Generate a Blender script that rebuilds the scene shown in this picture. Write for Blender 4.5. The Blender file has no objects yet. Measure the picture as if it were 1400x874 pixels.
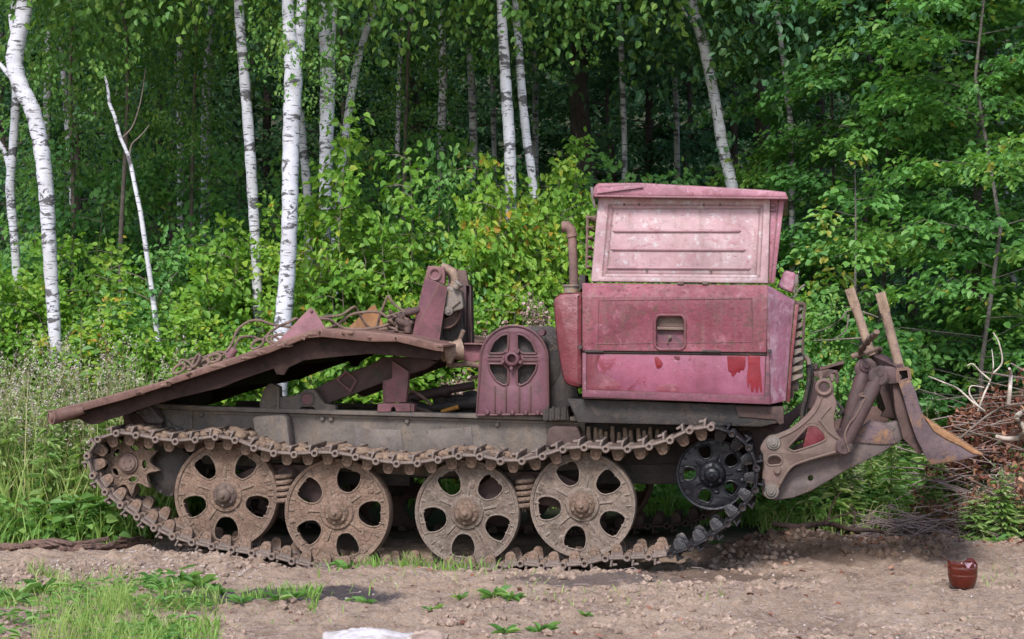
import bpy, bmesh, math, random
import numpy as np
from mathutils import Vector, Matrix

S = bpy.context.scene
COL = S.collection
R = math.radians

# ---------------------------------------------------------------- camera
CAM_H = 1.6
F = 2353.0                      # focal length in photo pixels (photo is 1400 x 874)
cam = bpy.data.cameras.new('camera'); cam.sensor_width = 36; cam.sensor_fit = 'HORIZONTAL'
cam.lens = 36 * F / 1400; cam.clip_end = 500; cam.clip_start = 0.1
camo = bpy.data.objects.new('camera', cam); COL.objects.link(camo)
camo.location = (0, 0, CAM_H); camo.rotation_euler = (R(90), 0, 0)
S.camera = camo

# ---------------------------------------------------------------- light
SUN_EL, SUN_AZ = 47.0, 196.0     # azimuth clockwise from +Y (the view direction); sun stands behind the camera
w = bpy.data.worlds.new("World"); S.world = w; w.use_nodes = True
nt = w.node_tree
sky = nt.nodes.new('ShaderNodeTexSky'); sky.sky_type = 'NISHITA'; sky.sun_disc = False
sky.sun_elevation = R(SUN_EL); sky.sun_rotation = R(SUN_AZ); sky.air_density = 1.0; sky.dust_density = 1.5
bg = nt.nodes['Background']; bg.inputs[1].default_value = 0.13
nt.links.new(sky.outputs[0], bg.inputs[0])
sl = bpy.data.lights.new('sun', 'SUN'); sl.energy = 2.1; sl.angle = R(14); sl.color = (1, 0.98, 0.965)
so = bpy.data.objects.new('sun', sl); COL.objects.link(so)
az = R(SUN_AZ); el = R(SUN_EL)
sdir = Vector((math.sin(az) * math.cos(el), math.cos(az) * math.cos(el), math.sin(el)))
so.rotation_euler = sdir.to_track_quat('Z', 'Y').to_euler()
so.location = (0, -5, 20)
S.view_settings.view_transform = 'Standard'; S.view_settings.look = 'None'
S.view_settings.gamma = 1; S.view_settings.use_curve_mapping = False
S.view_settings.exposure = 1.14
S.cycles.max_bounces = 5; S.cycles.diffuse_bounces = 2; S.cycles.glossy_bounces = 3
S.cycles.transmission_bounces = 4; S.cycles.transparent_max_bounces = 4
S.cycles.use_denoising = True
S.cycles.sample_clamp_indirect = 6

# ---------------------------------------------------------------- scene property helpers
def tag(o, label=None, cat=None, group=None, kind=None):
    if label: o['label'] = label
    if cat: o['category'] = cat
    if group: o['group'] = group
    if kind: o['kind'] = kind
    return o

def empty(name, loc=(0, 0, 0), rz=0.0):
    o = bpy.data.objects.new(name, None); COL.objects.link(o)
    o.location = loc; o.rotation_euler = (0, 0, rz); o.empty_display_size = 0.1
    return o

def link(name, me, mat=None, parent=None):
    o = bpy.data.objects.new(name, me); COL.objects.link(o)
    if mat is not None and not me.materials: me.materials.append(mat)
    if parent is not None: o.parent = parent
    return o

def copy_tree(root):
    c = root.copy(); COL.objects.link(c)
    for ch in root.children:
        d = ch.copy(); COL.objects.link(d); d.parent = c
        for g in ch.children:
            e = g.copy(); COL.objects.link(e); e.parent = d
    return c

# ---------------------------------------------------------------- materials
def lin(h):
    h = h.lstrip('#'); out = []
    for i in (0, 2, 4):
        v = int(h[i:i+2], 16) / 255
        out.append(v / 12.92 if v <= 0.04045 else ((v + 0.055) / 1.055) ** 2.4)
    return out

class NM:
    """small node-material writer"""
    def __init__(self, name):
        self.m = bpy.data.materials.new(name); self.m.use_nodes = True
        self.t = self.m.node_tree; self.b = self.t.nodes['Principled BSDF']
        self.out = self.t.nodes['Material Output']
        tc = self.t.nodes.new('ShaderNodeTexCoord'); self.obj = tc.outputs['Object']
    def n(self, typ): return self.t.nodes.new(typ)
    def l(self, a, b): self.t.links.new(a, b)
    def mapped(self, scale, loc=(0, 0, 0)):
        mp = self.n('ShaderNodeMapping'); mp.inputs['Scale'].default_value = scale; mp.inputs['Location'].default_value = loc
        self.l(self.obj, mp.inputs['Vector']); return mp.outputs[0]
    def noise(self, scale, detail=5, rough=0.6, vec=None, dist=0.0):
        x = self.n('ShaderNodeTexNoise'); x.inputs['Scale'].default_value = scale
        x.inputs['Detail'].default_value = detail; x.inputs['Roughness'].default_value = rough
        x.inputs['Distortion'].default_value = dist
        self.l(vec if vec is not None else self.obj, x.inputs['Vector']); return x.outputs['Fac']
    def voro(self, scale, vec=None, feature='DISTANCE_TO_EDGE'):
        x = self.n('ShaderNodeTexVoronoi'); x.feature = feature; x.inputs['Scale'].default_value = scale
        self.l(vec if vec is not None else self.obj, x.inputs['Vector']); return x.outputs['Distance']
    def step(self, fac, a, b):
        r = self.n('ShaderNodeMapRange'); r.inputs['From Min'].default_value = a; r.inputs['From Max'].default_value = b
        r.clamp = True; self.l(fac, r.inputs['Value']); return r.outputs['Result']
    def mix(self, fac, a, b):
        x = self.n('ShaderNodeMix'); x.data_type = 'RGBA'
        if isinstance(fac, (int, float)): x.inputs[0].default_value = fac
        else: self.l(fac, x.inputs[0])
        for v, s in ((a, x.inputs[6]), (b, x.inputs[7])):
            if isinstance(v, (list, tuple)): s.default_value = (*v[:3], 1)
            else: self.l(v, s)
        return x.outputs[2]
    def math(self, op, a, b=0.5):
        x = self.n('ShaderNodeMath'); x.operation = op
        for v, s in ((a, x.inputs[0]), (b, x.inputs[1])):
            if isinstance(v, (int, float)): s.default_value = v
            else: self.l(v, s)
        return x.outputs[0]
    def bump(self, h, strength, dist):
        x = self.n('ShaderNodeBump'); x.inputs['Strength'].default_value = strength; x.inputs['Distance'].default_value = dist
        self.l(h, x.inputs['Height']); self.l(x.outputs[0], self.b.inputs['Normal'])
    def base(self, c):
        if isinstance(c, (list, tuple)): self.b.inputs['Base Color'].default_value = (*c[:3], 1)
        else: self.l(c, self.b.inputs['Base Color'])
    def rough(self, r):
        if isinstance(r, (int, float)): self.b.inputs['Roughness'].default_value = r
        else: self.l(r, self.b.inputs['Roughness'])
    def metal(self, v): self.b.inputs['Metallic'].default_value = v

# colour multipliers that tune each finish
TONE = {'clay_coated_iron': (.74, .68, .76), 'worn_track_steel': (.82, .78, .74), 'rusty_plate': (.72, .68, .68), 'worn_red_paint_on_steel': (.66, .68, .78), 'faded_magenta_paint': (.38, .38, .36),
        'dirty_sill_paint': (.62, .6, .66), 'bare_mottled_steel': (.62, .6, .62), 'muddy_push_arm': (.58, .56, .6), 'dirty_dark_red_paint': (.60, .88, .90), 'dusty_brown_red_casting': (.50, .52, .50), 'grimy_hull_plate': (.85, .82, .84), 'dusty_tan_hose': (.85, .85, .85),
        'grease_grey_casting': (.7, .68, .68), 'dried_mud': (.75, .72, .76), 'orange_rusted_blade_edge': (.8, .75, .8), 'worn_blade_steel': (.75, .72, .75)}
def grunge(name, c1, c2, c3, c4=None, s=(3, 9, 30), t2=(0.52, 0.66), t3=(0.55, 0.7), rough=0.75, bump=0.5, bdist=0.006, metal=0.0,
           streak=None, cracks=0.0, spec=0.4, edge=None, dent=0.0):
    tn = TONE.get(name, (1, 1, 1)); c1, c2, c3, c4, streak = [None if c is None else tuple(p * q for p, q in zip(c, tn)) for c in (c1, c2, c3, c4, streak)]
    m = NM(name)
    c = m.mix(m.step(m.noise(s[0], 6, 0.65), 0.35, 0.65), c1, c2)
    if streak:
        v = m.mapped((9, 9, 0.9)); c = m.mix(m.math('MULTIPLY', m.step(m.noise(2.2, 5, 0.6, v), 0.5, 0.75), 0.75), c, streak)
    c = m.mix(m.step(m.noise(s[1], 8, 0.7, dist=0.6), *t2), c, c3)
    if c4: c = m.mix(m.step(m.noise(s[2], 8, 0.75), *t3), c, c4)
    mv = m.n('ShaderNodeMapRange'); m.l(m.noise(s[0] * .8, 7, 0.7, dist=.4), mv.inputs['Value']); mv.inputs['From Min'].default_value = .3; mv.inputs['From Max'].default_value = .7
    mv.inputs['To Min'].default_value = .70; mv.inputs['To Max'].default_value = 1.3
    oi = m.n('ShaderNodeObjectInfo'); mv_ = m.math('MULTIPLY', mv.outputs[0], m.math('ADD', m.math('MULTIPLY', oi.outputs['Random'], .3), .85))      # every piece weathers a little differently
    hsv = m.n('ShaderNodeHueSaturation'); m.l(mv_, hsv.inputs['Value']); m.l(c, hsv.inputs['Color']); c = hsv.outputs[0]
    pit = m.step(m.noise(s[2] * 1.6, 7, 0.75, dist=.3), 0.57, 0.66)
    c = m.mix(m.math('MULTIPLY', pit, 0.6), c, tuple(.42 * q for q in c1))
    lite = m.step(m.noise(s[2] * 1.1, 7, 0.75, m.mapped((1, 1, 1), (5, 9, 2))), 0.60, 0.70)
    c = m.mix(m.math('MULTIPLY', lite, 0.5), c, tuple(min(.6, 1.7 * q + min(.03, .3 * q)) for q in c1))
    if edge:                                               # bare rust where the paint has worn off edges and folds
        bv = m.n('ShaderNodeBevel'); bv.samples = 3; bv.inputs['Radius'].default_value = 0.016
        ge = m.n('ShaderNodeNewGeometry'); dt = m.n('ShaderNodeVectorMath'); dt.operation = 'DOT_PRODUCT'; m.l(bv.outputs[0], dt.inputs[0]); m.l(ge.outputs['Normal'], dt.inputs[1])
        em = m.step(m.math('ADD', m.math('SUBTRACT', 1.0, dt.outputs['Value']), m.math('MULTIPLY', m.math('SUBTRACT', m.noise(24, 7, .75), .5), .42)), 0.05, 0.11)
        c = m.mix(m.math('MULTIPLY', em, .85), c, edge)
    m.base(c)
    fine = m.noise(s[2] * 2.2, 6, 0.7)
    h = m.math('ADD', m.noise(s[1], 6, 0.65), m.math('MULTIPLY', fine, 0.5))
    if dent: h = m.math('ADD', h, m.math('MULTIPLY', m.noise(4.5, 2, 0.5), dent))
    if cracks:
        wv = m.step(m.voro(22), 0.0, 0.06); h = m.math('ADD', h, m.math('MULTIPLY', wv, cracks))
    m.bump(m.math('SUBTRACT', h, m.math('MULTIPLY', pit, .25)), min(1, bump * 1.5), bdist * 2)
    r = m.n('ShaderNodeMapRange'); m.l(m.noise(s[1] * 1.3, 4), r.inputs['Value'])
    r.inputs['From Min'].default_value = 0.3; r.inputs['From Max'].default_value = 0.7
    r.inputs['To Min'].default_value = max(0.05, rough - 0.13); r.inputs['To Max'].default_value = min(1, rough + 0.13)
    m.rough(r.outputs[0]); m.metal(metal); m.b.inputs['Specular IOR Level'].default_value = spec
    return m.m

M = {}
M['clay'] = grunge('clay_coated_iron', (0.291, 0.207, 0.133), (0.213, 0.151, 0.101), (0.146, 0.095, 0.066), (0.347, 0.263, 0.175), s=(5, 16, 50),
                   t2=(0.55, 0.72), bump=0.7, bdist=0.008, rough=0.85, cracks=0.25, spec=0.2, edge=(0.25, 0.185, 0.145))
M['claygrey'] = grunge('grey_dusty_iron', (0.185, 0.142, 0.112), (0.138, 0.104, 0.083), (0.095, 0.067, 0.053), (0.235, 0.185, 0.148), s=(4, 13, 44), t2=(0.53, 0.68), bump=0.65, bdist=0.008, rough=0.8, cracks=0.12, spec=0.2, edge=(0.27, 0.215, 0.18), streak=(0.17, 0.095, 0.075))
M['track'] = grunge('worn_track_steel', (0.190, 0.145, 0.130), (0.130, 0.095, 0.085), (0.240, 0.170, 0.115), (0.330, 0.290, 0.280), s=(7, 24, 70),
                    t2=(0.5, 0.66), t3=(0.62, 0.75), bump=0.6, bdist=0.004, rough=0.55, metal=0.15, edge=(0.235, 0.19, 0.165))
M['oiled'] = grunge('oiled_black_iron', (0.012, 0.012, 0.016), (0.006, 0.006, 0.008), (0.025, 0.022, 0.026), s=(6, 20, 60), bump=0.35, bdist=0.003, rough=0.3, spec=0.22)
M['oiledlink'] = grunge('oily_track_steel', (0.022, 0.019, 0.02), (0.008, 0.008, 0.011), (0.13, 0.10, 0.09), s=(6, 14, 60), t2=(0.56, 0.7), bump=0.5, bdist=0.004, rough=0.3, metal=0.3)
M['oiledhorn'] = grunge('oil_smeared_clay', (0.018, 0.016, 0.016), (0.010, 0.009, 0.011), (0.085, 0.065, 0.055), (0.03, 0.028, 0.03), s=(5, 9, 40), t2=(.56, .64), bump=0.5, rough=0.4)
M['hull'] = grunge('grimy_hull_plate', (0.196, 0.167, 0.140), (0.138, 0.121, 0.106), (0.241, 0.190, 0.140), (0.098, 0.092, 0.095), s=(3.5, 7, 34),
                   t2=(0.53, 0.7), t3=(0.56, 0.68), bump=0.55, bdist=0.004, rough=0.8, spec=0.25, streak=(0.22, 0.17, 0.125))
M['dark'] = grunge('dark_greasy_steel_and_shade', (0.025, 0.022, 0.021), (0.045, 0.036, 0.032), (0.065, 0.045, 0.035), s=(4, 12, 40), bump=0.5, rough=0.7)  # greasy steel; its darkness also stands for shade in gaps and hollows
M['rust'] = grunge('rusty_plate', (0.160, 0.085, 0.068), (0.220, 0.125, 0.100), (0.100, 0.052, 0.045), (0.300, 0.175, 0.130), s=(4, 14, 45), t2=(0.54, 0.68),
                   t3=(0.58, 0.72), bump=0.45, bdist=0.003, rough=0.75, metal=0.05, edge=(0.22, 0.135, 0.10))
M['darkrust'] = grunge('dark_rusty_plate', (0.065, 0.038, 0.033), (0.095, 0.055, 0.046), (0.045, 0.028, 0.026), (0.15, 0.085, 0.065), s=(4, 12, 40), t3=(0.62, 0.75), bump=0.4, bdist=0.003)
M['redrust'] = grunge('worn_red_paint_on_steel', (0.300, 0.115, 0.120), (0.220, 0.090, 0.090), (0.150, 0.085, 0.070), (0.370, 0.235, 0.210), s=(5, 11, 40), t2=(0.52, 0.68), t3=(0.6, 0.74),
                      bump=0.35, bdist=0.003, rough=0.65, edge=(0.16, 0.10, 0.075))
M['darkred'] = grunge('dirty_dark_red_paint', (0.15, 0.055, 0.055), (0.11, 0.045, 0.042), (0.085, 0.052, 0.042), (0.19, 0.10, 0.085), s=(5, 11, 40), bump=0.35, bdist=0.003, rough=0.65)
M['purple'] = grunge('faded_magenta_paint', (0.340, 0.135, 0.190), (0.250, 0.095, 0.140), (0.170, 0.095, 0.105), (0.450, 0.280, 0.330), s=(5, 12, 42), t2=(0.54, 0.68), t3=(0.58, 0.72),
                     bump=0.3, bdist=0.003, rough=0.6, streak=(0.240, 0.100, 0.110), edge=(0.085, 0.045, 0.035))
# cab panels: three states of the same sun-bleached red
M['pale'] = grunge('bleached_pink_paint', (0.315, 0.185, 0.20), (0.37, 0.27, 0.275), (0.265, 0.12, 0.135), (0.41, 0.38, 0.39), s=(3, 6, 20), t2=(0.54, 0.68), t3=(0.55, 0.66),
                   bump=0.25, bdist=0.006, rough=0.6, streak=(0.24, 0.155, 0.145), edge=(0.12, 0.07, 0.06), dent=1.6)
M['palerib'] = grunge('bleached_pink_rib', (0.30, 0.165, 0.185), (0.35, 0.22, 0.23), (0.25, 0.115, 0.13), s=(3, 6, 22), bump=.2, rough=.6)
M['mid'] = grunge('chalky_dusty_pink_paint', (0.19, 0.045, 0.066), (0.14, 0.032, 0.045), (0.255, 0.10, 0.125), (0.105, 0.046, 0.04), s=(3.2, 13, 22), t2=(0.54, 0.72), t3=(0.52, 0.64),
                  bump=0.35, bdist=0.006, rough=0.6, streak=(0.17, 0.085, 0.078), edge=(0.085, 0.045, 0.035), dent=1.8)
M['low'] = grunge('magenta_pink_paint', (0.215, 0.05, 0.085), (0.26, 0.085, 0.135), (0.16, 0.022, 0.038), (0.29, 0.15, 0.195), s=(2.6, 5, 26), t2=(0.57, 0.63), t3=(0.60, 0.70),
                  bump=0.22, bdist=0.005, rough=0.5, streak=(0.20, 0.055, 0.08), edge=(0.085, 0.045, 0.035), dent=1.2)
M['nose'] = grunge('scratched_mauve_paint', (0.276, 0.115, 0.157), (0.230, 0.078, 0.113), (0.350, 0.212, 0.250), (0.184, 0.041, 0.059), s=(3, 9, 26), t2=(0.5, 0.6), t3=(0.58, 0.68),
                  bump=0.3, bdist=0.006, rough=0.5, streak=(0.340, 0.221, 0.255), edge=(0.085, 0.045, 0.035), dent=1.8)
M['roofp'] = grunge('faded_roof_paint', (0.235, 0.083, 0.113), (0.294, 0.133, 0.167), (0.175, 0.055, 0.069), (0.350, 0.230, 0.265), s=(3, 9, 30), t3=(0.56, 0.68), bump=0.25, bdist=0.005, rough=0.5, edge=(0.085, 0.045, 0.035), dent=1.2)
M['freshred'] = grunge('glossy_red_paint', (0.15, 0.007, 0.015), (0.12, 0.007, 0.012), (0.19, 0.02, 0.03), s=(5, 12, 40), bump=0.08, bdist=0.002, rough=0.35)
M['tank'] = grunge('dented_red_tank_paint', (0.155, 0.026, 0.035), (0.125, 0.020, 0.025), (0.210, 0.070, 0.080), (0.120, 0.050, 0.042), s=(4, 8, 34), t3=(0.58, 0.7), bump=0.3, bdist=0.006, rough=0.42, edge=(0.085, 0.045, 0.035), dent=2.5)
M['wornred'] = grunge('old_crimson_paint', (0.16, 0.03, 0.045), (0.125, 0.024, 0.034), (0.21, 0.07, 0.085), s=(4, 9, 34), bump=0.2, rough=0.45)
M['sill'] = grunge('dirty_sill_paint', (0.240, 0.075, 0.100), (0.160, 0.060, 0.075), (0.085, 0.050, 0.050), (0.350, 0.180, 0.200), s=(5, 10, 34), bump=0.2, rough=0.6, edge=(0.085, 0.045, 0.035))
M['bare'] = grunge('bare_mottled_steel', (0.19, 0.165, 0.15), (0.24, 0.20, 0.165), (0.16, 0.09, 0.055), (0.13, 0.12, 0.13), s=(6, 9, 40), t2=(0.54, 0.68), bump=0.3, bdist=0.003, rough=0.55, metal=0.3)
M['blade'] = grunge('worn_blade_steel', (0.12, 0.085, 0.09), (0.17, 0.115, 0.11), (0.26, 0.145, 0.07), (0.07, 0.058, 0.068), s=(4, 7, 30), t2=(0.5, 0.62), t3=(0.52, 0.64), bump=0.3, bdist=0.003, rough=0.6, metal=0.25)
M['edge'] = grunge('orange_rusted_blade_edge', (0.40, 0.21, 0.085), (0.30, 0.15, 0.065), (0.45, 0.28, 0.14), (0.19, 0.12, 0.10), s=(5, 12, 40), bump=0.3, bdist=0.003, rough=0.65, metal=0.1)
M['arm'] = grunge('muddy_push_arm', (0.19, 0.15, 0.125), (0.135, 0.105, 0.098), (0.25, 0.175, 0.12), (0.085, 0.075, 0.085), s=(4, 10, 36), bump=0.4, bdist=0.004, rough=0.7)
M['bracket'] = grunge('dusty_brown_red_casting', (0.25, 0.145, 0.13), (0.205, 0.14, 0.115), (0.27, 0.185, 0.14), (0.17, 0.085, 0.08), s=(4, 10, 36), bump=0.35, bdist=0.003, rough=0.7)
M['tan'] = grunge('dusty_tan_hose', (0.34, 0.235, 0.165), (0.24, 0.16, 0.12), (0.17, 0.11, 0.09), s=(5, 14, 40), bump=0.3, rough=0.75)
M['grey'] = grunge('grease_grey_casting', (0.27, 0.235, 0.20), (0.20, 0.17, 0.15), (0.33, 0.225, 0.13), (0.1, 0.09, 0.085), s=(6, 14, 40), bump=0.4, rough=0.65)
M['pipe'] = grunge('rusted_exhaust_steel', (0.13, 0.075, 0.065), (0.175, 0.10, 0.085), (0.085, 0.055, 0.05), s=(6, 20, 60), bump=0.4, bdist=0.003, rough=0.8)
M['rope'] = grunge('rusty_wire_rope', (0.13, 0.085, 0.065), (0.18, 0.115, 0.085), (0.075, 0.055, 0.048), s=(9, 30, 90), bump=0.7, bdist=0.003, rough=0.75)
M['orange'] = grunge('orange_rod', (0.5, 0.22, 0.035), (0.4, 0.17, 0.03), (0.2, 0.1, 0.04), s=(6, 14, 40), bump=0.2, rough=0.5)
M['mud'] = grunge('dried_mud', (0.30, 0.215, 0.145), (0.235, 0.165, 0.115), (0.34, 0.26, 0.18), s=(6, 18, 60), bump=0.8, bdist=0.006, rough=0.95, spec=0.1)
g = NM('dark_glass'); g.base((0.02, 0.024, 0.026)); g.rough(0.12); M['glass'] = g.m
M['underside'] = grunge('shade_dark_rust_underside', (0.036, 0.021, 0.018), (0.052, 0.03, 0.025), (0.025, 0.016, 0.015), s=(4, 12, 40), bump=0.4, rough=0.85, spec=.2)  # rust darkened so the shade under the log plate is in its colour
g = NM('bottle_plastic'); g.base(g.mix(g.step(g.noise(9, 4), 0.3, 0.7), (0.075, 0.012, 0.008), (0.13, 0.022, 0.010))); g.rough(0.16)
g.b.inputs['Transmission Weight'].default_value = 0.25; M['bottle'] = g.m
g = NM('bottle_inner_haze'); g.base(g.mix(g.step(g.noise(14, 5), 0.4, 0.6), (0.26, 0.15, 0.17), (0.36, 0.24, 0.28))); g.rough(0.3); M['bottlein'] = g.m
g = NM('torn_paper'); g.base(g.mix(g.step(g.noise(7, 6), 0.45, 0.7), (0.46, 0.42, 0.42), (0.27, 0.22, 0.20))); g.rough(0.8); g.bump(g.noise(25, 5), 0.5, 0.01); M['paper'] = g.m
g = NM('paper_lining'); g.base(g.mix(g.step(g.noise(9, 6), 0.45, 0.65), (0.36, 0.26, 0.20), (0.22, 0.15, 0.12))); g.rough(0.85); g.bump(g.noise(25, 5), 0.5, 0.01); M['kraft'] = g.m

def birch_mat(name, white, shade, ring, gap):
    m = NM(name)
    c = m.mix(m.step(m.noise(4, 5), 0.35, 0.7), white, shade)
    v = m.mapped((5, 5, 34)); v2 = m.mapped((2.4, 2.4, 5.5)); v3 = m.mapped((4.5, 4.5, 11), (3, 1, 7))
    lent = m.step(m.noise(1.7, 3, 0.55, v), gap - .03, gap + 0.03)
    scar = m.step(m.noise(1.9, 5, 0.7, v2, 0.5), 0.565, 0.60)
    scar2 = m.step(m.noise(2.0, 5, 0.7, v3, 0.8), 0.585, 0.615)
    f = m.math('MAXIMUM', m.math('MAXIMUM', lent, scar), scar2)
    c = m.mix(m.math('MULTIPLY', m.step(m.noise(3.2, 7, .72, m.mapped((1, 1, .6), (4, 2, 8))), .5, .68), .55), c, (.30, .285, .26))      # grey green film
    c = m.mix(m.math('MULTIPLY', m.step(m.noise(26, 6, .75), .56, .68), .4), c, (.36, .30, .27))                                        # peeling curls
    c = m.mix(m.math('MULTIPLY', f, 0.92), c, ring)
    sp = m.n('ShaderNodeSeparateXYZ'); m.l(m.obj, sp.inputs[0])                                                                       # rough cracked foot
    ft = m.step(m.math('ADD', sp.outputs[2], m.math('MULTIPLY', m.noise(5, 5, .7), -1.6)), .35, -.35)
    c = m.mix(m.math('MULTIPLY', m.math('MULTIPLY', ft, m.step(m.noise(14, 6, .7, m.mapped((1.6, 1.6, .5))), .42, .5)), .9), c, (.05, .042, .038))
    m.base(c); m.rough(0.75); m.bump(f, -0.4, 0.01); m.b.inputs['Specular IOR Level'].default_value = 0.25
    return m.m
M['birch'] = birch_mat('birch_bark', (0.56, 0.555, 0.60), (0.44, 0.43, 0.46), (0.055, 0.05, 0.05), 0.625)
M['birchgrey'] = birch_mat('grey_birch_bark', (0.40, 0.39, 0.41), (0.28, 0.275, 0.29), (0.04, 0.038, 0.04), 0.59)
M['bark'] = grunge('brown_bark', (0.075, 0.058, 0.05), (0.11, 0.085, 0.075), (0.045, 0.035, 0.032), s=(6, 20, 50), bump=0.9, bdist=0.02, rough=0.9, streak=(0.05, 0.04, 0.035))
M['greybark'] = grunge('grey_bark', (0.15, 0.13, 0.115), (0.10, 0.088, 0.078), (0.19, 0.175, 0.15), s=(6, 20, 50), bump=0.8, bdist=0.015, rough=0.9)
M['twig'] = grunge('twig_bark', (0.16, 0.125, 0.10), (0.11, 0.085, 0.07), (0.20, 0.17, 0.14), s=(6, 20, 50), bump=0.3, rough=0.85)
M['palewood'] = grunge('pale_dead_wood', (0.52, 0.45, 0.38), (0.42, 0.35, 0.29), (0.30, 0.23, 0.19), s=(6, 15, 50), bump=0.4, rough=0.8)
M['drystalk'] = grunge('dry_stalks', (0.28, 0.205, 0.19), (0.21, 0.15, 0.145), (0.36, 0.29, 0.25), s=(3, 8, 40), bump=0.2, rough=0.9)
M['rotten'] = grunge('rotten_wood', (0.13, 0.075, 0.06), (0.19, 0.115, 0.09), (0.06, 0.04, 0.035), (0.25, 0.18, 0.15), s=(5, 16, 50), t3=(0.6, 0.75), bump=0.9, bdist=0.012, rough=0.9)

def leaf_mat(name, stops, trans=0.35, rough=0.5, hue=0.12, tcol=1.5):
    m = NM(name)
    at = m.n('ShaderNodeAttribute'); at.attribute_name = 'tint'
    oi = m.n('ShaderNodeObjectInfo')
    x = m.math('ADD', at.outputs['Fac'], m.math('MULTIPLY', m.math('SUBTRACT', oi.outputs['Random'], 0.5), hue * 2))
    cr = m.n('ShaderNodeValToRGB'); e = cr.color_ramp.elements
    e[0].position = stops[0][0]; e[0].color = (*stops[0][1], 1)
    e[1].position = stops[-1][0]; e[1].color = (*stops[-1][1], 1)
    for p, c in stops[1:-1]:
        k = e.new(p); k.color = (*c, 1)
    m.l(x, cr.inputs['Fac']); m.base(cr.outputs['Color']); m.rough(rough)
    m.b.inputs['Specular IOR Level'].default_value = 0.3
    tr = m.n('ShaderNodeBsdfTranslucent')
    g = m.n('ShaderNodeMix'); g.data_type = 'RGBA'; g.blend_type = 'MULTIPLY'; g.inputs[0].default_value = 1
    m.l(cr.outputs['Color'], g.inputs[6]); g.inputs[7].default_value = (tcol * 1.1, tcol * 1.15, tcol * 0.5, 1)
    m.l(g.outputs[2], tr.inputs['Color'])
    ms = m.n('ShaderNodeMixShader'); ms.inputs[0].default_value = trans
    m.l(m.b.outputs[0], ms.inputs[1]); m.l(tr.outputs[0], ms.inputs[2]); m.l(ms.outputs[0], m.out.inputs['Surface'])
    return m.m
M['hazel'] = leaf_mat('hazel_leaves', [(0.0, (0.09, 0.20, 0.03)), (0.45, (0.145, 0.285, 0.036)), (0.85, (0.225, 0.345, 0.043)), (0.97, (0.33, 0.33, 0.04)), (1.0, (0.36, 0.22, 0.04))])
M['linden'] = leaf_mat('linden_leaves', [(0.0, (0.07, 0.185, 0.058)), (0.5, (0.115, 0.265, 0.066)), (0.9, (0.185, 0.33, 0.07)), (1.0, (0.28, 0.27, 0.05))])
M['birchleaf'] = leaf_mat('birch_leaves', [(0.0, (0.065, 0.155, 0.04)), (0.6, (0.11, 0.225, 0.05)), (1.0, (0.19, 0.28, 0.05))])
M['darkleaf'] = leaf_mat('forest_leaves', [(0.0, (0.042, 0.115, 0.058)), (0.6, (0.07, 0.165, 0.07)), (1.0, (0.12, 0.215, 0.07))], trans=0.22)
M['grass'] = leaf_mat('grass_blades', [(0.0, (0.11, 0.22, 0.04)), (0.5, (0.19, 0.315, 0.065)), (0.85, (0.29, 0.37, 0.11)), (1.0, (0.42, 0.37, 0.19))], trans=0.3)
M['weed'] = leaf_mat('weed_leaves', [(0.0, (0.08, 0.185, 0.045)), (0.6, (0.13, 0.255, 0.06)), (1.0, (0.22, 0.32, 0.085))], trans=0.3)
M['fluff'] = leaf_mat('seed_fluff', [(0.0, (0.42, 0.31, 0.30)), (0.6, (0.55, 0.46, 0.44)), (1.0, (0.66, 0.60, 0.57))], trans=0.3, tcol=1.0)
M['deadleaf'] = leaf_mat('dead_leaves', [(0.0, (0.11, 0.042, 0.028)), (0.6, (0.20, 0.078, 0.05)), (1.0, (0.32, 0.17, 0.105))], trans=0.1, tcol=1.0)
M['willow'] = leaf_mat('willowherb_leaves', [(0.0, (0.14, 0.25, 0.07)), (0.6, (0.23, 0.34, 0.11)), (1.0, (0.36, 0.42, 0.19))], trans=0.3)
M['seedbrown'] = leaf_mat('dry_seed_clusters', [(0.0, (0.20, 0.12, 0.10)), (0.6, (0.31, 0.21, 0.18)), (1.0, (0.45, 0.35, 0.31))], trans=0.1, tcol=1.0)

# ---------------------------------------------------------------- numpy noise and the lie of the land
def _hash(ix, iy, seed):
    h = (ix.astype(np.int64) * 374761393 + iy.astype(np.int64) * 668265263 + seed * 974711) & 0x7fffffff
    h = ((h ^ (h >> 13)) * 1274126177) & 0x7fffffff
    return ((h ^ (h >> 16)) & 0xffff) / 65535.0
def vnoise(x, y, seed=0):
    x = np.asarray(x, float); y = np.asarray(y, float)
    ix = np.floor(x); iy = np.floor(y); fx = x - ix; fy = y - iy
    fx = fx * fx * (3 - 2 * fx); fy = fy * fy * (3 - 2 * fy)
    a = _hash(ix, iy, seed); b = _hash(ix + 1, iy, seed); c = _hash(ix, iy + 1, seed); d = _hash(ix + 1, iy + 1, seed)
    return a + (b - a) * fx + (c - a) * fy + (a - b - c + d) * fx * fy
def fbm(x, y, sc, oct=4, seed=0, gain=0.5):
    t = 0; a = 1; n = 0
    for o in range(oct):
        t = t + a * vnoise(x * sc * 2 ** o + 17 * o, y * sc * 2 ** o - 9 * o, seed + o); n += a; a *= gain
    return t / n - 0.5
def gauss(x, y, cx, cy, sx, sy): return np.exp(-((x - cx) / sx) ** 2 - ((y - cy) / sy) ** 2)
YAW = R(-9.0); MY = 11.1                 # the machine stands with its nose turned 9 degrees towards the camera
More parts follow.
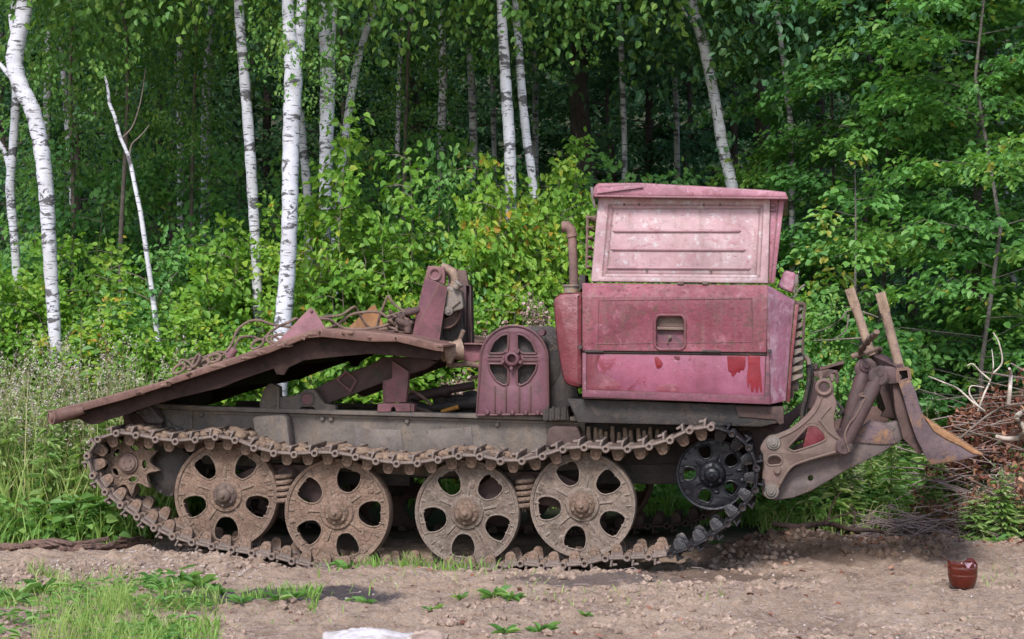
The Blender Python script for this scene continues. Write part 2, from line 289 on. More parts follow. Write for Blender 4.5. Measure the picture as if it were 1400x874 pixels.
def gh(x, y):
    x = np.asarray(x, float); y = np.asarray(y, float)
    z = 0.10 * fbm(x, y, 0.35, 3, 1) * np.clip((np.abs(y - 12) - 1) / 3, 0.25, 1)
    near = np.clip((13.2 - y) / 1.2, 0, 1)
    z = z + near * (0.08 * fbm(x, y, 1.6, 3, 5) + 0.065 * fbm(x, y, 6, 4, 9, 0.62) + 0.034 * fbm(x, y, 24, 3, 14, .6))
    cl = fbm(x, y, 11, 3, 21); z = z + near * 0.10 * np.clip(cl - 0.07, 0, 1) * (0.6 + 1.2 * np.clip(fbm(x, y, 0.9, 2, 33) + 0.15, 0, 1))
    yy = 11.02 - (x * math.tan(-YAW))      # line of the near track's outer edge
    z = z + 0.022 * np.exp(-((y - yy) / 0.10) ** 2) * np.clip((x + 1.75) / 0.4, 0, 1) * np.clip((0.15 - x) / 0.4, 0, 1)
    z = z - 0.055 * np.clip(1.5 - np.abs(y - yy - 0.22) / 0.3, 0, 1) * np.clip((2.0 - np.abs(x)) / 0.5, 0, 1)
    for r0, sl_, dp in ((10.45, .05, .035), (9.75, -.04, .03), (9.2, .03, .03)):     # shallow wheel ruts with pressed up edges
        t = (y - r0 - sl_ * x - .06 * np.sin(x * 1.3 + r0)) / .11; z = z + near * dp * (t * t - .6) * np.exp(-t * t)
    z = z + 0.05 * gauss(x, y, -2.1, 11.5, 0.7, 0.5)
    z = z + 0.13 * gauss(x, y, 2.0, 11.75, 0.55, 0.3) + 0.09 * gauss(x, y, 2.9, 11.9, 0.5, 0.25) + 0.06 * gauss(x, y, 1.25, 10.98, 0.3, 0.2)
    z = z + 0.8 * np.clip(y - 44, 0, 18) + 0.05 * np.clip(y - 13, 0, 20) + 0.05 * np.clip(y - 30, 0, 60)  # steep far bank is added to close bright sky gaps between the leaves
    return z
def G(px, py):                           # ground point under a photo pixel (flat estimate)
    Y = CAM_H * F / (py - 437.0); X = (px - 700.0) / F * Y
    return X, Y, float(gh(X, Y))
def W(px, py, Y): return Vector(((px - 700) / F * Y, Y, CAM_H - (py - 437) / F * Y))
# ---------------------------------------------------------------- ground
def axis(lo, a, b, hi, fine, coarse):
    d = list(np.arange(a, b, fine)); x = b; s = fine
    while x < hi: d.append(x); s = min(s * 1.35, coarse); x += s
    d.append(hi); x = a; s = fine; pre = []
    while x > lo:
        s = min(s * 1.35, coarse); x -= s; pre.append(max(x, lo))
    return np.array(pre[::-1] + d)
def grid_mesh(name, xs, ys, zf):
    X, Y = np.meshgrid(xs, ys); Z = zf(X, Y); nx, ny = len(xs), len(ys)
    v = np.stack([X, Y, Z], -1).reshape(-1, 3)
    i = np.arange((ny - 1) * (nx - 1)); r = i // (nx - 1); c = i % (nx - 1); a = r * nx + c
    f = np.stack([a, a + 1, a + nx + 1, a + nx], 1)
    return quads(name, v, f)
def quads(name, v, f, smooth=True):
    me = bpy.data.meshes.new(name)
    me.vertices.add(len(v)); me.vertices.foreach_set('co', np.asarray(v, np.float32).ravel())
    n = f.shape[1]
    me.loops.add(f.size); me.loops.foreach_set('vertex_index', f.astype(np.int32).ravel())
    me.polygons.add(len(f)); me.polygons.foreach_set('loop_start', np.arange(0, f.size, n, dtype=np.int32))
    me.polygons.foreach_set('loop_total', np.full(len(f), n, np.int32))
    me.polygons.foreach_set('use_smooth', np.full(len(f), smooth, bool))
    me.update(calc_edges=True); return me

gm = NM('forest_clearing_soil')
sep = gm.n('ShaderNodeSeparateXYZ'); gm.l(gm.obj, sep.inputs[0])
dirt = gm.mix(gm.step(gm.noise(1.6, 6, 0.65), 0.35, 0.65), (0.54, 0.39, 0.285), (0.34, 0.23, 0.165))
dirt = gm.mix(gm.math('MULTIPLY', gm.step(gm.noise(5, 9, 0.78), 0.49, 0.61), 0.65), dirt, (0.175, 0.115, 0.083))
dirt = gm.mix(gm.math('MULTIPLY', gm.step(gm.noise(34, 7, 0.75), 0.50, 0.60), 0.8), dirt, (0.47, 0.37, 0.31))
dirt = gm.mix(gm.math('MULTIPLY', gm.step(gm.noise(60, 6, 0.75), 0.54, 0.61), 0.6), dirt, (0.17, 0.115, 0.09))
# dark damp soil of the freshly pushed bank, in patches of its own
fresh = gm.mix(gm.step(gm.noise(12, 6), 0.35, 0.65), (0.12, 0.077, 0.055), (0.19, 0.125, 0.09))
def blob(cx, cy, sx, sy, wob=0.5):
    dx = gm.math('DIVIDE', gm.math('SUBTRACT', sep.outputs[0], cx), sx); dy = gm.math('DIVIDE', gm.math('SUBTRACT', sep.outputs[1], cy), sy)
    r = gm.math('ADD', gm.math('MULTIPLY', dx, dx), gm.math('MULTIPLY', dy, dy))
    return gm.math('ADD', r, gm.math('MULTIPLY', gm.math('SUBTRACT', gm.noise(3.5, 6, 0.65), 0.5), wob * 4))
fm = gm.n('ShaderNodeMath'); fm.operation = 'MAXIMUM'
gm.l(gm.step(blob(2.15, 11.7, 1.0, 0.42), 1.3, 0.5), fm.inputs[0]); gm.l(gm.step(blob(1.2, 10.8, 0.7, 0.3), 1.2, 0.4), fm.inputs[1])
dirt = gm.mix(gm.math('MULTIPLY', fm.outputs[0], 0.85), dirt, fresh)
# oil-wet patch
oil = gm.math('MAXIMUM', gm.step(blob(-1.30, 10.0, 0.72, 0.26, 0.4), 1.2, 0.7), gm.math('MULTIPLY', gm.step(blob(0.55, 10.5, 0.8, 0.14, 0.6), 0.9, 0.2), 0.7))
dirt = gm.mix(gm.math('MULTIPLY', oil, 0.9), dirt, (0.06, 0.054, 0.062))
litter = gm.mix(gm.step(gm.noise(9, 6), 0.4, 0.6), (0.03, 0.042, 0.017), (0.05, 0.042, 0.026))
back = gm.step(gm.math('ADD', sep.outputs[1], gm.math('MULTIPLY', gm.noise(1.2, 5), 1.2)), 13.0, 13.6)
gm.base(gm.mix(back, dirt, litter))
rr = gm.n('ShaderNodeMapRange'); gm.l(oil, rr.inputs['Value']); rr.inputs['To Min'].default_value = 0.95; rr.inputs['To Max'].default_value = 0.32
gm.rough(rr.outputs[0]); gm.b.inputs['Specular IOR Level'].default_value = 0.2
gm.bump(gm.math('ADD', gm.noise(30, 8, 0.75), gm.math('MULTIPLY', gm.noise(120, 4, 0.7), 0.4)), 1.0, 0.03)
ground = link('ground', grid_mesh('ground', axis(-150, -3.5, 3.6, 150, 0.0135, 12), axis(-60, 8.4, 12.5, 160, 0.0135, 12), gh), gm.m)
tag(ground, kind='structure', label='bare pinkish brown soil of the forest clearing')

# ---------------------------------------------------------------- leaf geometry
rng = np.random.default_rng(7)
def nrm(a): return a / np.maximum(np.linalg.norm(a, axis=1, keepdims=True), 1e-9)
def leaf_mesh(name, P, D, N, SZ, asp=0.8, fold=0.12, curl=0.15, tint=None):
    n = len(P); D = nrm(D); Sd = nrm(np.cross(D, N)); N = np.cross(Sd, D); s = SZ[:, None]
    base = P; tip = P + D * s - N * s * curl
    L1 = P + D * s * .28 + Sd * s * asp * .44 + N * s * fold; L2 = P + D * s * .7 + Sd * s * asp * .36 + N * s * (fold - curl * .4)
    R1 = P + D * s * .28 - Sd * s * asp * .44 + N * s * fold; R2 = P + D * s * .7 - Sd * s * asp * .36 + N * s * (fold - curl * .4)
    V = np.stack([base, L1, L2, tip, R2, R1], 1).reshape(-1, 3)
    k = np.arange(n)[:, None] * 6
    f = np.concatenate([k + np.array([0, 3, 2, 1]), k + np.array([0, 5, 4, 3])], 1).reshape(-1, 4)
    me = quads(name, V, f, False)
    t = rng.random(n) if tint is None else tint
    a = me.attributes.new('tint', 'FLOAT', 'POINT'); a.data.foreach_set('value', np.repeat(t, 6).astype(np.float32))
    return me
def blade_mesh(name, P, H, Wd, lean, tint):
    n = len(P); a = rng.random(n) * 2 * np.pi; b = rng.random(n) * 2 * np.pi
    sd = np.stack([np.cos(a), np.sin(a), 0 * a], 1) * Wd[:, None]; ld = np.stack([np.cos(b), np.sin(b), 0 * b], 1) * (H * lean)[:, None]
    up = np.zeros((n, 3)); up[:, 2] = H
    rows = []
    for t, wdt, l in ((0, 1, 0), (0.4, 0.9, 0.18), (0.75, 0.6, 0.55), (1.0, 0.06, 1.0)):
        c = P + up * (t * (1 - 0.25 * t * lean[:, None])) + ld * l
        rows += [c - sd * wdt, c + sd * wdt]
    V = np.stack(rows, 1).reshape(-1, 3); k = np.arange(n)[:, None] * 8
    f = np.concatenate([k + np.array([0, 1, 3, 2]), k + np.array([2, 3, 5, 4]), k + np.array([4, 5, 7, 6])], 1).reshape(-1, 4)
    me = quads(name, V, f, True)
    at = me.attributes.new('tint', 'FLOAT', 'POINT'); at.data.foreach_set('value', np.repeat(tint, 8).astype(np.float32))
    return me

class MB:
    """collects shapes and links them as ONE mesh object"""
    def __init__(self): self.v = []; self.f = []
    def add(self, v, f):
        o = len(self.v); self.v += [tuple(p) for p in v]; self.f += [tuple(i + o for i in q) for q in f]; return self
    def tube(self, pts, rad, sides=8, caps=True):
        pts = [Vector(p) for p in pts]; n = len(pts)
        if not hasattr(rad, '__len__'): rad = [rad] * n
        v = []; f = []; up = None
        for i, p in enumerate(pts):
            t = (pts[min(i + 1, n - 1)] - pts[max(i - 1, 0)])
            t = t.normalized() if t.length > 1e-9 else Vector((0, 0, 1))
            if up is None:
                up = Vector((0, 0, 1)) if abs(t.z) < 0.9 else Vector((1, 0, 0))
            a = t.cross(up)
            if a.length < 1e-6: a = t.orthogonal()
            a.normalize(); b = a.cross(t).normalized(); up = b
            for k in range(sides):
                th = 2 * math.pi * k / sides; v.append(p + (a * math.cos(th) + b * math.sin(th)) * rad[i])
        for i in range(n - 1):
            for k in range(sides):
                q = (k + 1) % sides; f.append((i * sides + k, i * sides + q, (i + 1) * sides + q, (i + 1) * sides + k))
        if caps:
            f.append(tuple(range(sides))[::-1]); f.append(tuple((n - 1) * sides + k for k in range(sides)))
        return self.add(v, f)
    def box(self, c, s, M=None, bev=0.0):
        bm = bmesh.new(); bmesh.ops.create_cube(bm, size=1)
        for q in bm.verts: q.co = Vector((q.co.x * s[0], q.co.y * s[1], q.co.z * s[2]))
        if bev: bmesh.ops.bevel(bm, geom=bm.edges[:], offset=bev, segments=1, affect='EDGES')
        T = Matrix.Translation(Vector(c)) @ (M.to_4x4() if M is not None else Matrix())
        bm.transform(T); return self.bm(bm)
    def bm(self, bm):
        bm.verts.index_update(); self.add([q.co for q in bm.verts], [[q.index for q in p.verts] for p in bm.faces]); bm.free(); return self
    def lathe(self, prof, cx, cz, segs=32):     # prof: (radius, y); axis along y
        v = []; f = []
        for r, y in prof:
            for k in range(segs):
                th = 2 * math.pi * k / segs; v.append((cx + r * math.cos(th), y, cz + r * math.sin(th)))
        for i in range(len(prof) - 1):
            for k in range(segs):
                q = (k + 1) % segs; f.append((i * segs + k, i * segs + q, (i + 1) * segs + q, (i + 1) * segs + k))
        if prof[0][0] > 1e-4: pass
        return self.add(v, f)
    def hull(self, pts):
        bm = bmesh.new()
        for p in pts: bm.verts.new(p)
        r = bmesh.ops.convex_hull(bm, input=bm.verts[:])
        for e in list({q for q in r['geom_interior'] + r['geom_unused'] if isinstance(q, bmesh.types.BMVert)}): bm.verts.remove(e)
        return self.bm(bm)
    def build(self, name, mat, parent=None, angle=38, bevel=0.0):
        bm = bmesh.new(); vs = [bm.verts.new(p) for p in self.v]
        for q in self.f:
            if len(set(q)) < 3: continue
            try: bm.faces.new([vs[i] for i in q])
            except ValueError: pass
        bmesh.ops.remove_doubles(bm, verts=bm.verts[:], dist=2e-5)
        if bevel:
            es = [e for e in bm.edges if len(e.link_faces) == 2 and e.calc_face_angle(0) > R(35)]
            bmesh.ops.bevel(bm, geom=es, offset=bevel, segments=2, affect='EDGES', clamp_overlap=True)
        bmesh.ops.recalc_face_normals(bm, faces=bm.faces[:])
        me = bpy.data.meshes.new(name); bm.to_mesh(me); bm.free()
        me.polygons.foreach_set('use_smooth', [True] * len(me.polygons))
        me.set_sharp_from_angle(angle=R(angle))
        return link(name, me, mat, parent)

def smooth_path(pts, n=8):
    pts = [Vector(p) for p in pts]; out = []
    for i in range(len(pts) - 1):
        p0 = pts[max(i - 1, 0)]; p1 = pts[i]; p2 = pts[i + 1]; p3 = pts[min(i + 2, len(pts) - 1)]
        for k in range(n):
            t = k / n
            out.append(0.5 * ((2 * p1) + (p2 - p0) * t + (2 * p0 - 5 * p1 + 4 * p2 - p3) * t * t + (3 * p1 - p0 - 3 * p2 + p3) * t ** 3))
    out.append(pts[-1]); return out
# ================================================================ the skidder
MT = Matrix.Translation((0, MY, 0)) @ Matrix.Rotation(YAW, 4, 'Z')
MI = MT.inverted()
def P(px, py, c):
    """photo pixel -> point of the machine's own upright plane at lateral distance c (0 = outer edge of the near track)"""
    o = MI @ Vector((0, 0, CAM_H)); d = MI.to_3x3() @ Vector(((px - 700) / F, 1, (437 - py) / F))
    q = o + d * ((c - o.y) / d.y); return Vector((q.x, c, q.z))
def Z1(x, y): return 50 + x / 3.971, 340 + y / 3.971
def Z2(x, y): return 380 + x / 3.3625, 340 + y / 3.3625
def Z3(x, y): return 740 + x / 2.363, 230 + y / 2.363
def Z4(x, y): return 1000 + x / 2.73, 380 + y / 2.73
def Zp(x, y): return 540 + x / 5.464, 350 + y / 5.464
def Zt(x, y): return 60 + x / 5.4625, 520 + y / 5.4625
def Zc(x, y): return 240 + x / 3.889, 400 + y / 3.889
def Zh(x, y): return 1040 + x / 4.37, 360 + y / 4.37
def zz(fn, *pts): return [fn(*p) for p in pts]
WID = 2.11                               # overall width over the tracks

def rnd(pts, r, n=4):
    out = []; m = len(pts)
    for i in range(m):
        a = Vector(pts[i - 1][:2]); b = Vector(pts[i][:2]); c = Vector(pts[(i + 1) % m][:2])
        u = a - b; v = c - b; q = min(r, u.length * .45, v.length * .45)
        s = b + u.normalized() * q; e = b + v.normalized() * q
        for k in range(n + 1):
            t = k / n; p = s * (1 - t) ** 2 + b * 2 * t * (1 - t) + e * t * t; out.append((p.x, p.y))
    return out
def extr(mb, loop, c0, c1, holes=(), bev=0.006):
    """loops of (x, z) points filled, given thickness from c0 to c1 and bevelled edges"""
    th = abs(c1 - c0); bev = min(bev, th * 0.45)
    cu = bpy.data.curves.new('t', 'CURVE'); cu.dimensions = '2D'; cu.fill_mode = 'BOTH'
    cu.extrude = th / 2 - bev; cu.bevel_depth = bev; cu.offset = -bev; cu.bevel_resolution = 1
    for lp in [loop, *holes]:
        s = cu.splines.new('POLY'); s.points.add(len(lp) - 1); s.use_cyclic_u = True
        for q, p in zip(s.points, lp): q.co = (p[0], p[1], 0, 1)
    ob = bpy.data.objects.new('t', cu); me = bpy.data.meshes.new_from_object(ob)
    mid = (c0 + c1) / 2
    mb.add([(v.co.x, mid - v.co.z, v.co.y) for v in me.vertices], [tuple(p.vertices) for p in me.polygons])
    bpy.data.objects.remove(ob); bpy.data.curves.remove(cu); bpy.data.meshes.remove(me); return mb
def pl(pts, c): return [(q.x, q.z) for q in (P(x, y, c) for x, y in pts)]
def prof(mb, pts, c0, c1, holes=(), bev=0.006, r=0.0, hr=0.0):
    lp = pl(pts, c0); hs = [pl(h, c0) for h in holes]
    if r: lp = rnd(lp, r)
    if hr: hs = [rnd(h, hr) for h in hs]
    return extr(mb, lp, c0, c1, hs, bev)
def circ(cx, cz, r, n=20, a0=0): return [(cx + r * math.cos(a0 + 2 * math.pi * k / n), cz + r * math.sin(a0 + 2 * math.pi * k / n)) for k in range(n)]
def mirror(mb):
    m = MB(); m.v = [(x, WID - y, z) for x, y, z in mb.v]; m.f = [q[::-1] for q in mb.f]; return m
def bolt(mb, px, py, c, r=0.012, h=0.012):
    q = P(px, py, c); mb.lathe([(0.0001, c - h), (r * .8, c - h), (r, c - h * .6), (r, c + 0.003)], q.x, q.z, 6); return mb
def slab(mb, pts3, th):
    """flat or gently folded plate given by 3D corner points, thickened away from the viewer"""
    vs = [Vector(p) for p in pts3]; n = (vs[1] - vs[0]).cross(vs[-1] - vs[0]).normalized()
    if n.y < 0: n = -n
    k = len(vs); v = vs + [p + n * th for p in vs]
    f = [tuple(range(k)), tuple(range(k, 2 * k))[::-1]] + [(i, (i + 1) % k, k + (i + 1) % k, k + i) for i in range(k)]
    return mb.add(v, f)

sk = empty('tracked_skidder', (0, MY, 0), YAW)
tag(sk, 'old rusty crawler log skidder with faded pink cab, muddy tracks and raised front blade', 'skidder')

# ---- road wheels ------------------------------------------------
def wheel_hole(a, Rr, wob, small=1.0):
    p = []
    for rr, da in ((.41, -15), (.64, -20.5), (.87, -14), (.87, 14), (.64, 20.5), (.41, 15)):
        t = math.radians(a + da * (1 + wob) * small); rr = .62 + (rr - .62) * small; p.append((Rr * rr * math.cos(t), Rr * rr * math.sin(t)))
    return rnd(p, Rr * .13, 5)
def road_wheel(cx, cz, Rr, a0, c, mat, s, hubmat=None, seed=0, small=1.0):
    """disc wheel; s=+1 near side (outer face to -y), s=-1 far side"""
    rg = random.Random(seed); mb = MB()
    hs = [[(cx + x, cz + z) for x, z in wheel_hole(a0 + 72 * k, Rr, rg.uniform(-.12, .12), small)] for k in range(5)]
    extr(mb, circ(cx, cz, Rr * .965, 48), c, c + s * 0.035, hs, .006)
    for h in hs:                                           # raised cast rims round the windows
        mb.tube([(x, c - s * .002, z) for x, z in h + h[:2]], .0055, 6, False)
    # tread, flared to the outer face
    mb.lathe([(Rr * .90, c + s * .01), (Rr * .935, c - s * .012), (Rr * .985, c - s * .016), (Rr, c - s * .004), (Rr, c + s * .10), (Rr * .97, c + s * .12), (Rr * .9, c + s * .12), (Rr * .9, c + s * .01)], cx, cz, 56)
    for k in range(26):                                    # cast marks round the rim
        t = 2 * math.pi * k / 26 + rg.uniform(-.03, .03); r0 = Rr * .86
        mb.box((cx + r0 * math.cos(t), c - s * .002, cz + r0 * math.sin(t)), (Rr * .10, .014, .009), Matrix.Rotation(-t, 3, 'Y'), .003)
    for k in range(5):                                     # webs between the windows
        t = math.radians(a0 + 36 + 72 * k); r0 = Rr * .42
        mb.box((cx + r0 * math.cos(t), c, cz + r0 * math.sin(t)), (Rr * .30, .02, .014), Matrix.Rotation(-t, 3, 'Y'), .006)
    mb.lathe([(Rr * .34, c + s * .004), (Rr * .30, c - s * .018), (Rr * .2, c - s * .024)], cx, cz, 32)
    for k in range(9):                                     # caked mud lumps on the disc
        t = rg.uniform(0, 6.28); r0 = Rr * rg.uniform(.3, .9)
        bm = bmesh.new(); bmesh.ops.create_icosphere(bm, subdivisions=2, radius=1)
        for q in bm.verts:
            d = 1 + .25 * (vnoise(np.array(q.co.x * 2 + k), np.array(q.co.y * 2 + q.co.z), seed) - .5); q.co *= float(d)
        bm.transform(Matrix.Translation((cx + r0 * math.cos(t), c, cz + r0 * math.sin(t))) @ Matrix.Diagonal((rg.uniform(.012, .03), .010, rg.uniform(.012, .03), 1)))
        ok = all(((cx + r0 * math.cos(t) - sum(p[0] for p in h) / len(h)) ** 2 + (cz + r0 * math.sin(t) - sum(p[1] for p in h) / len(h)) ** 2) > (Rr * .27) ** 2 for h in hs)
        if ok: mb.bm(bm)
        else: bm.free()
    o = mb.build('road_wheel', mat, sk)
    h = MB()
    e = s * .085
    h.lathe([(.0001, c - e), (.016, c - e), (.02, c - e + s * .006), (.036, c - e + s * .01), (.048, c - e + s * .022), (.052, c - s * .045), (.07, c - s * .04), (.084, c - s * .024), (.09, c + s * .003), (.05, c + s * .03)], cx, cz, 28)
    h.lathe([(.0001, c - e - s * .012), (.009, c - e - s * .012), (.013, c - e - s * .006), (.013, c - e + s * .004)], cx, cz, 12)
    for k in range(6):
        t = k * math.pi / 3 + .4; h.lathe([(.0001, c - s * .05), (.011, c - s * .05), (.013, c - s * .03), (.013, c - s * .02)], cx + .062 * math.cos(t), cz + .062 * math.sin(t), 6)
    h.build('hub', hubmat or mat, o)
    return o
CW = 0.15
wheels = []
for (px, py, rp, a0, hm) in ((309, 677, 71, 55, 'bracket'), (461, 700.5, 72.5, 71, 'clay'), (638.5, 701, 72, 48, 'clay'), (796.5, 690.5, 73, 42, 'clay')):
    q = P(px, py, CW); sc = (P(px + rp, py, CW) - q).length
    wheels.append((q.x, q.z, sc)); road_wheel(q.x, q.z, sc, a0, CW, M['claygrey' if px > 600 else 'clay'], 1, M[hm], int(px))
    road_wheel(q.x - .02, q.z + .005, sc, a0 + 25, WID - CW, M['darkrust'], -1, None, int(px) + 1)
q = P(974, 648, CW); IR = (P(974 + 50, 648, CW) - q).length; IX, IZ = q.x, q.z
idl = road_wheel(IX, IZ, IR, 36, CW, M['oiled'], 1, M['oiled'], 5, .82); idl.name = 'front_idler'
tag(idl, label='front idler wheel black with fresh oil')
o = road_wheel(IX, IZ, IR, 60, WID - CW, M['darkrust'], -1, None, 6); o.name = 'front_idler'

# ---- drive sprocket -----------------------------------------------
def sprocket(c, s, mat, name='drive_sprocket'):
    q = P(174, 634, CW); cx, cz = q.x, q.z; r0 = .215; mb = MB(); lp = []
    for k in range(10):
        a = 2 * math.pi * k / 10 + .1
        for da, rr in ((-.28, .96), (-.2, .80), (-.1, .71), (0, .685), (.1, .71), (.2, .80), (.28, .96), (.314, 1.02)):
            lp.append((cx + r0 * rr * math.cos(a + da), cz + r0 * rr * math.sin(a + da)))
    hs = []
    for k in range(5):
        a = math.radians(-3 + 72 * k); e = [(.036 * math.cos(t), .022 * math.sin(t)) for t in np.linspace(0, 2 * math.pi, 16, False)]
        hs.append([(cx + .112 * math.cos(a) - y * math.sin(a + 1.57) * 0 + x * math.cos(a + 1.57) - y * math.sin(a + 1.57), cz + .112 * math.sin(a) + x * math.sin(a + 1.57) + y * math.cos(a + 1.57)) for x, y in e])
    extr(mb, lp, c, c + s * .05, hs, .008)
    for h in hs: mb.tube([(x, c - s * .002, z) for x, z in h + h[:2]], .006, 6, False)
    mb.tube([(x * .97 + cx * .03, c + s * .0, z * .97 + cz * .03) for x, z in lp + lp[:2]], .007, 6, False)
    for k in range(34):
        t = 2 * math.pi * k / 34; mb.box((cx + .108 * math.cos(t), c, cz + .108 * math.sin(t)), (.055, .008, .005), Matrix.Rotation(-t, 3, 'Y')) if all((cx + .108 * math.cos(t) - h[0][0] * 0 - sum(p[0] for p in h) / 16) ** 2 + (cz + .108 * math.sin(t) - sum(p[1] for p in h) / 16) ** 2 > .05 ** 2 for h in hs) else None
    o = mb.build(name, mat, sk)
    h = MB(); h.lathe([(.0001, c - s * .03), (.05, c - s * .03), (.056, c - s * .024), (.058, c - s * .018), (.066, c - s * .016), (.07, c + s * .004)], cx, cz, 30)
    for t in (1.0, 2.6, 4.2, 5.6): h.lathe([(.0001, c - s * .036), (.009, c - s * .036), (.011, c - s * .026)], cx + .03 * math.cos(t), cz + .03 * math.sin(t), 8)
    h.build('hub', M['bracket'] if s > 0 else mat, o)
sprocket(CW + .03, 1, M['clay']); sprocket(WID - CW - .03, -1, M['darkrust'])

# ---- tracks ----------------------------------------------------------
PINS = [(119, 624), (122, 641), (130, 656), (147, 677), (168, 694), (193, 711), (219, 727), (247, 738), (275, 745), (303, 750), (333, 755), (375, 762), (420, 773), (460, 779), (520, 778), (580, 778), (640, 780),
        (685, 776), (710, 771), (742, 774), (775, 773), (806, 770), (832, 763), (865, 763), (897, 761), (926, 756), (956, 743), (985, 725), (1008, 702), (1027, 680), (1036, 660), (1034, 640),
        (1025, 614), (1002, 594), (965, 584), (935, 592), (908, 606), (874, 613), (841, 615), (811, 613), (778, 613), (747, 623), (714, 631), (681, 631), (651, 624), (618, 625), (587, 632), (556, 635),
        (525, 633), (494, 627), (464, 621), (432, 620), (403, 622), (373, 620), (344, 612), (317, 601), (289, 598), (259, 603), (230, 604), (201, 599), (171, 593), (146, 595), (128, 606)]
pp = [P(x, y, 0.0) for x, y in PINS]
dense = smooth_path(pp + pp[:1], 10)
cum = [0]
for a, b in zip(dense[:-1], dense[1:]): cum.append(cum[-1] + (b - a).length)
NL = round(cum[-1] / .1395); pitch = cum[-1] / NL
def at_len(s):
    s %= cum[-1]; i = int(np.searchsorted(cum, s, side='right')) - 1; i = min(i, len(dense) - 2)
    t = (s - cum[i]) / max(1e-9, cum[i + 1] - cum[i]); return dense[i].lerp(dense[i + 1], t)
pins = [at_len(k * pitch) for k in range(NL)]
TW = .42
def dome(mb, u, y, base, top, h, wy):        # guide horn: rounded block standing on the inside of the link
    rows = []
    for t, wd in ((0, base), (.35, base * .93), (.7, base * .80), (.9, base * .62), (1.0, top * .55)):
        yy = wy * (1 - .45 * t); rows.append([(u - wd / 2, y - yy / 2, h * t), (u - wd / 4, y - yy * .6, h * t), (u + wd / 4, y - yy * .6, h * t), (u + wd / 2, y - yy / 2, h * t),
                                              (u + wd / 2, y + yy / 2, h * t), (u + wd / 4, y + yy * .6, h * t), (u - wd / 4, y + yy * .6, h * t), (u - wd / 2, y + yy / 2, h * t)])
    v = [p for r in rows for p in r]; f = []
    for i in range(len(rows) - 1):
        for k in range(8): q = (k + 1) % 8; f.append((i * 8 + k, i * 8 + q, i * 8 + 8 + q, i * 8 + 8 + k))
    f.append(tuple(range((len(rows) - 1) * 8, len(rows) * 8))); mb.add(v, f)
def link_mb(p):
    """one shoe, u along the track, y across it, third axis towards the inside of the loop"""
    m = MB()
    for y0, y1 in ((0, .055), (TW - .055, TW)):
        m.tube([(.012, (y0 + y1) / 2, 0), (p * .3, (y0 + y1) / 2, -.005), (p * .7, (y0 + y1) / 2, -.005), (p - .012, (y0 + y1) / 2, 0)], [.017, .012, .012, .017], 8)
        m.box((p / 2, (y0 + y1) / 2, -.004), (p * .8, .05, .016), None, .005)
    m.box((p / 2, TW / 2, -.006), (p * .86, TW - .07, .02), None, .004)
    for y0, y1 in ((-.010, .05), (.09, .15), (.19, .24), (.28, .33), (TW - .05, TW + .004)):      # barrels round the pin
        m.lathe([(.010, y0 + .014), (.013, y0 + .001), (.021, y0), (.026, y0 + .006), (.025, y1 - .006), (.019, y1), (.011, y1)], 0, 0, 12)
    m.box((.035, TW / 2, -.032), (.016, TW - .02, .052), Matrix.Rotation(R(12), 3, 'Y'), .004)        # grouser
    m.box((.052, .035, -.045), (.04, .03, .018), None, .005); m.box((.052, TW - .035, -.045), (.04, .03, .018), None, .005)
    dome(m, p * .5, .09, .080, .05, .078, .05); dome(m, p * .5, TW - .10, .080, .05, .078, .05)
    return m
lm = link_mb(pitch)
def link_mat(k):
    a = pins[k]; b = pins[(k + 1) % NL]; u = (b - a).normalized(); n = Vector((-u.z, 0, u.x))
    # columns: u, y, n  (y axis must stay +y)
    return Matrix(((u.x, 0, n.x, a.x), (0, 1, 0, 0), (u.z, 0, n.z, a.z), (0, 0, 0, 1)))
proto = lm.build('track_link', M['track']); lme = proto.data; lme.materials.append(M['clay'])
for fc in lme.polygons:
    if fc.center.z > .016: fc.material_index = 1
lme_oil = lme.copy(); lme_oil.materials.clear(); lme_oil.materials.append(M['oiledlink']); lme_oil.materials.append(M['oiledhorn'])
bpy.data.objects.remove(proto)
pm = MB()
for q in pins: pm.lathe([(.0001, .006), (.0105, .006), (.0105, TW - .006), (.0001, TW - .006)], q.x, q.z, 10)
tr = pm.build('track', M['darkrust'], sk)
for k in range(NL):
    mid = (pins[k] + pins[(k + 1) % NL]) / 2
    oily = (mid.x > IX - .22 and mid.z < IZ) or mid.x > IX + .02
    o = link('track_link', lme_oil if oily else lme, None, tr); o.matrix_local = link_mat(k)
fm_ = MB()
for k in range(NL):
    T = Matrix.Translation((0, WID - TW, 0)) @ link_mat(k); fm_.add([T @ Vector(v) for v in lm.v], lm.f)
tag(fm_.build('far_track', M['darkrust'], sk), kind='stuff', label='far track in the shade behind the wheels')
# dried mud lying on the upper run
mm = MB(); rg = random.Random(3)
def lump(mb, loc, s, seed, sub=2):
    bm = bmesh.new(); bmesh.ops.create_icosphere(bm, subdivisions=sub, radius=1)
    co = np.array([v.co for v in bm.verts]); d = .7 + .7 * vnoise(co[:, 0] * 1.7 + seed * 3.1, co[:, 1] * 1.7 + co[:, 2] * 1.3 - seed, seed)
    for v, k in zip(bm.verts, d): v.co = Vector((v.co.x * s[0] * k, v.co.y * s[1] * k, v.co.z * s[2] * k))
    bm.transform(Matrix.Translation(Vector(loc)) @ Matrix.Rotation(seed * 1.3, 4, 'Z')); mb.bm(bm)
for k in range(230):
    x = rg.choice([rg.uniform(165, 420), rg.uniform(165, 720), rg.uniform(470, 620)]); c = rg.uniform(.05, .38)
    j = min(range(len(dense)), key=lambda i: abs(dense[i].x - P(x, 600, 0).x) + (9 if dense[i].z < .5 else 0)); z = dense[j].z
    s = rg.uniform(.012, .042); lump(mm, (dense[j].x, c, z + .018 + .2 * s), (s * 1.4, s * 1.3, s * .8), k)
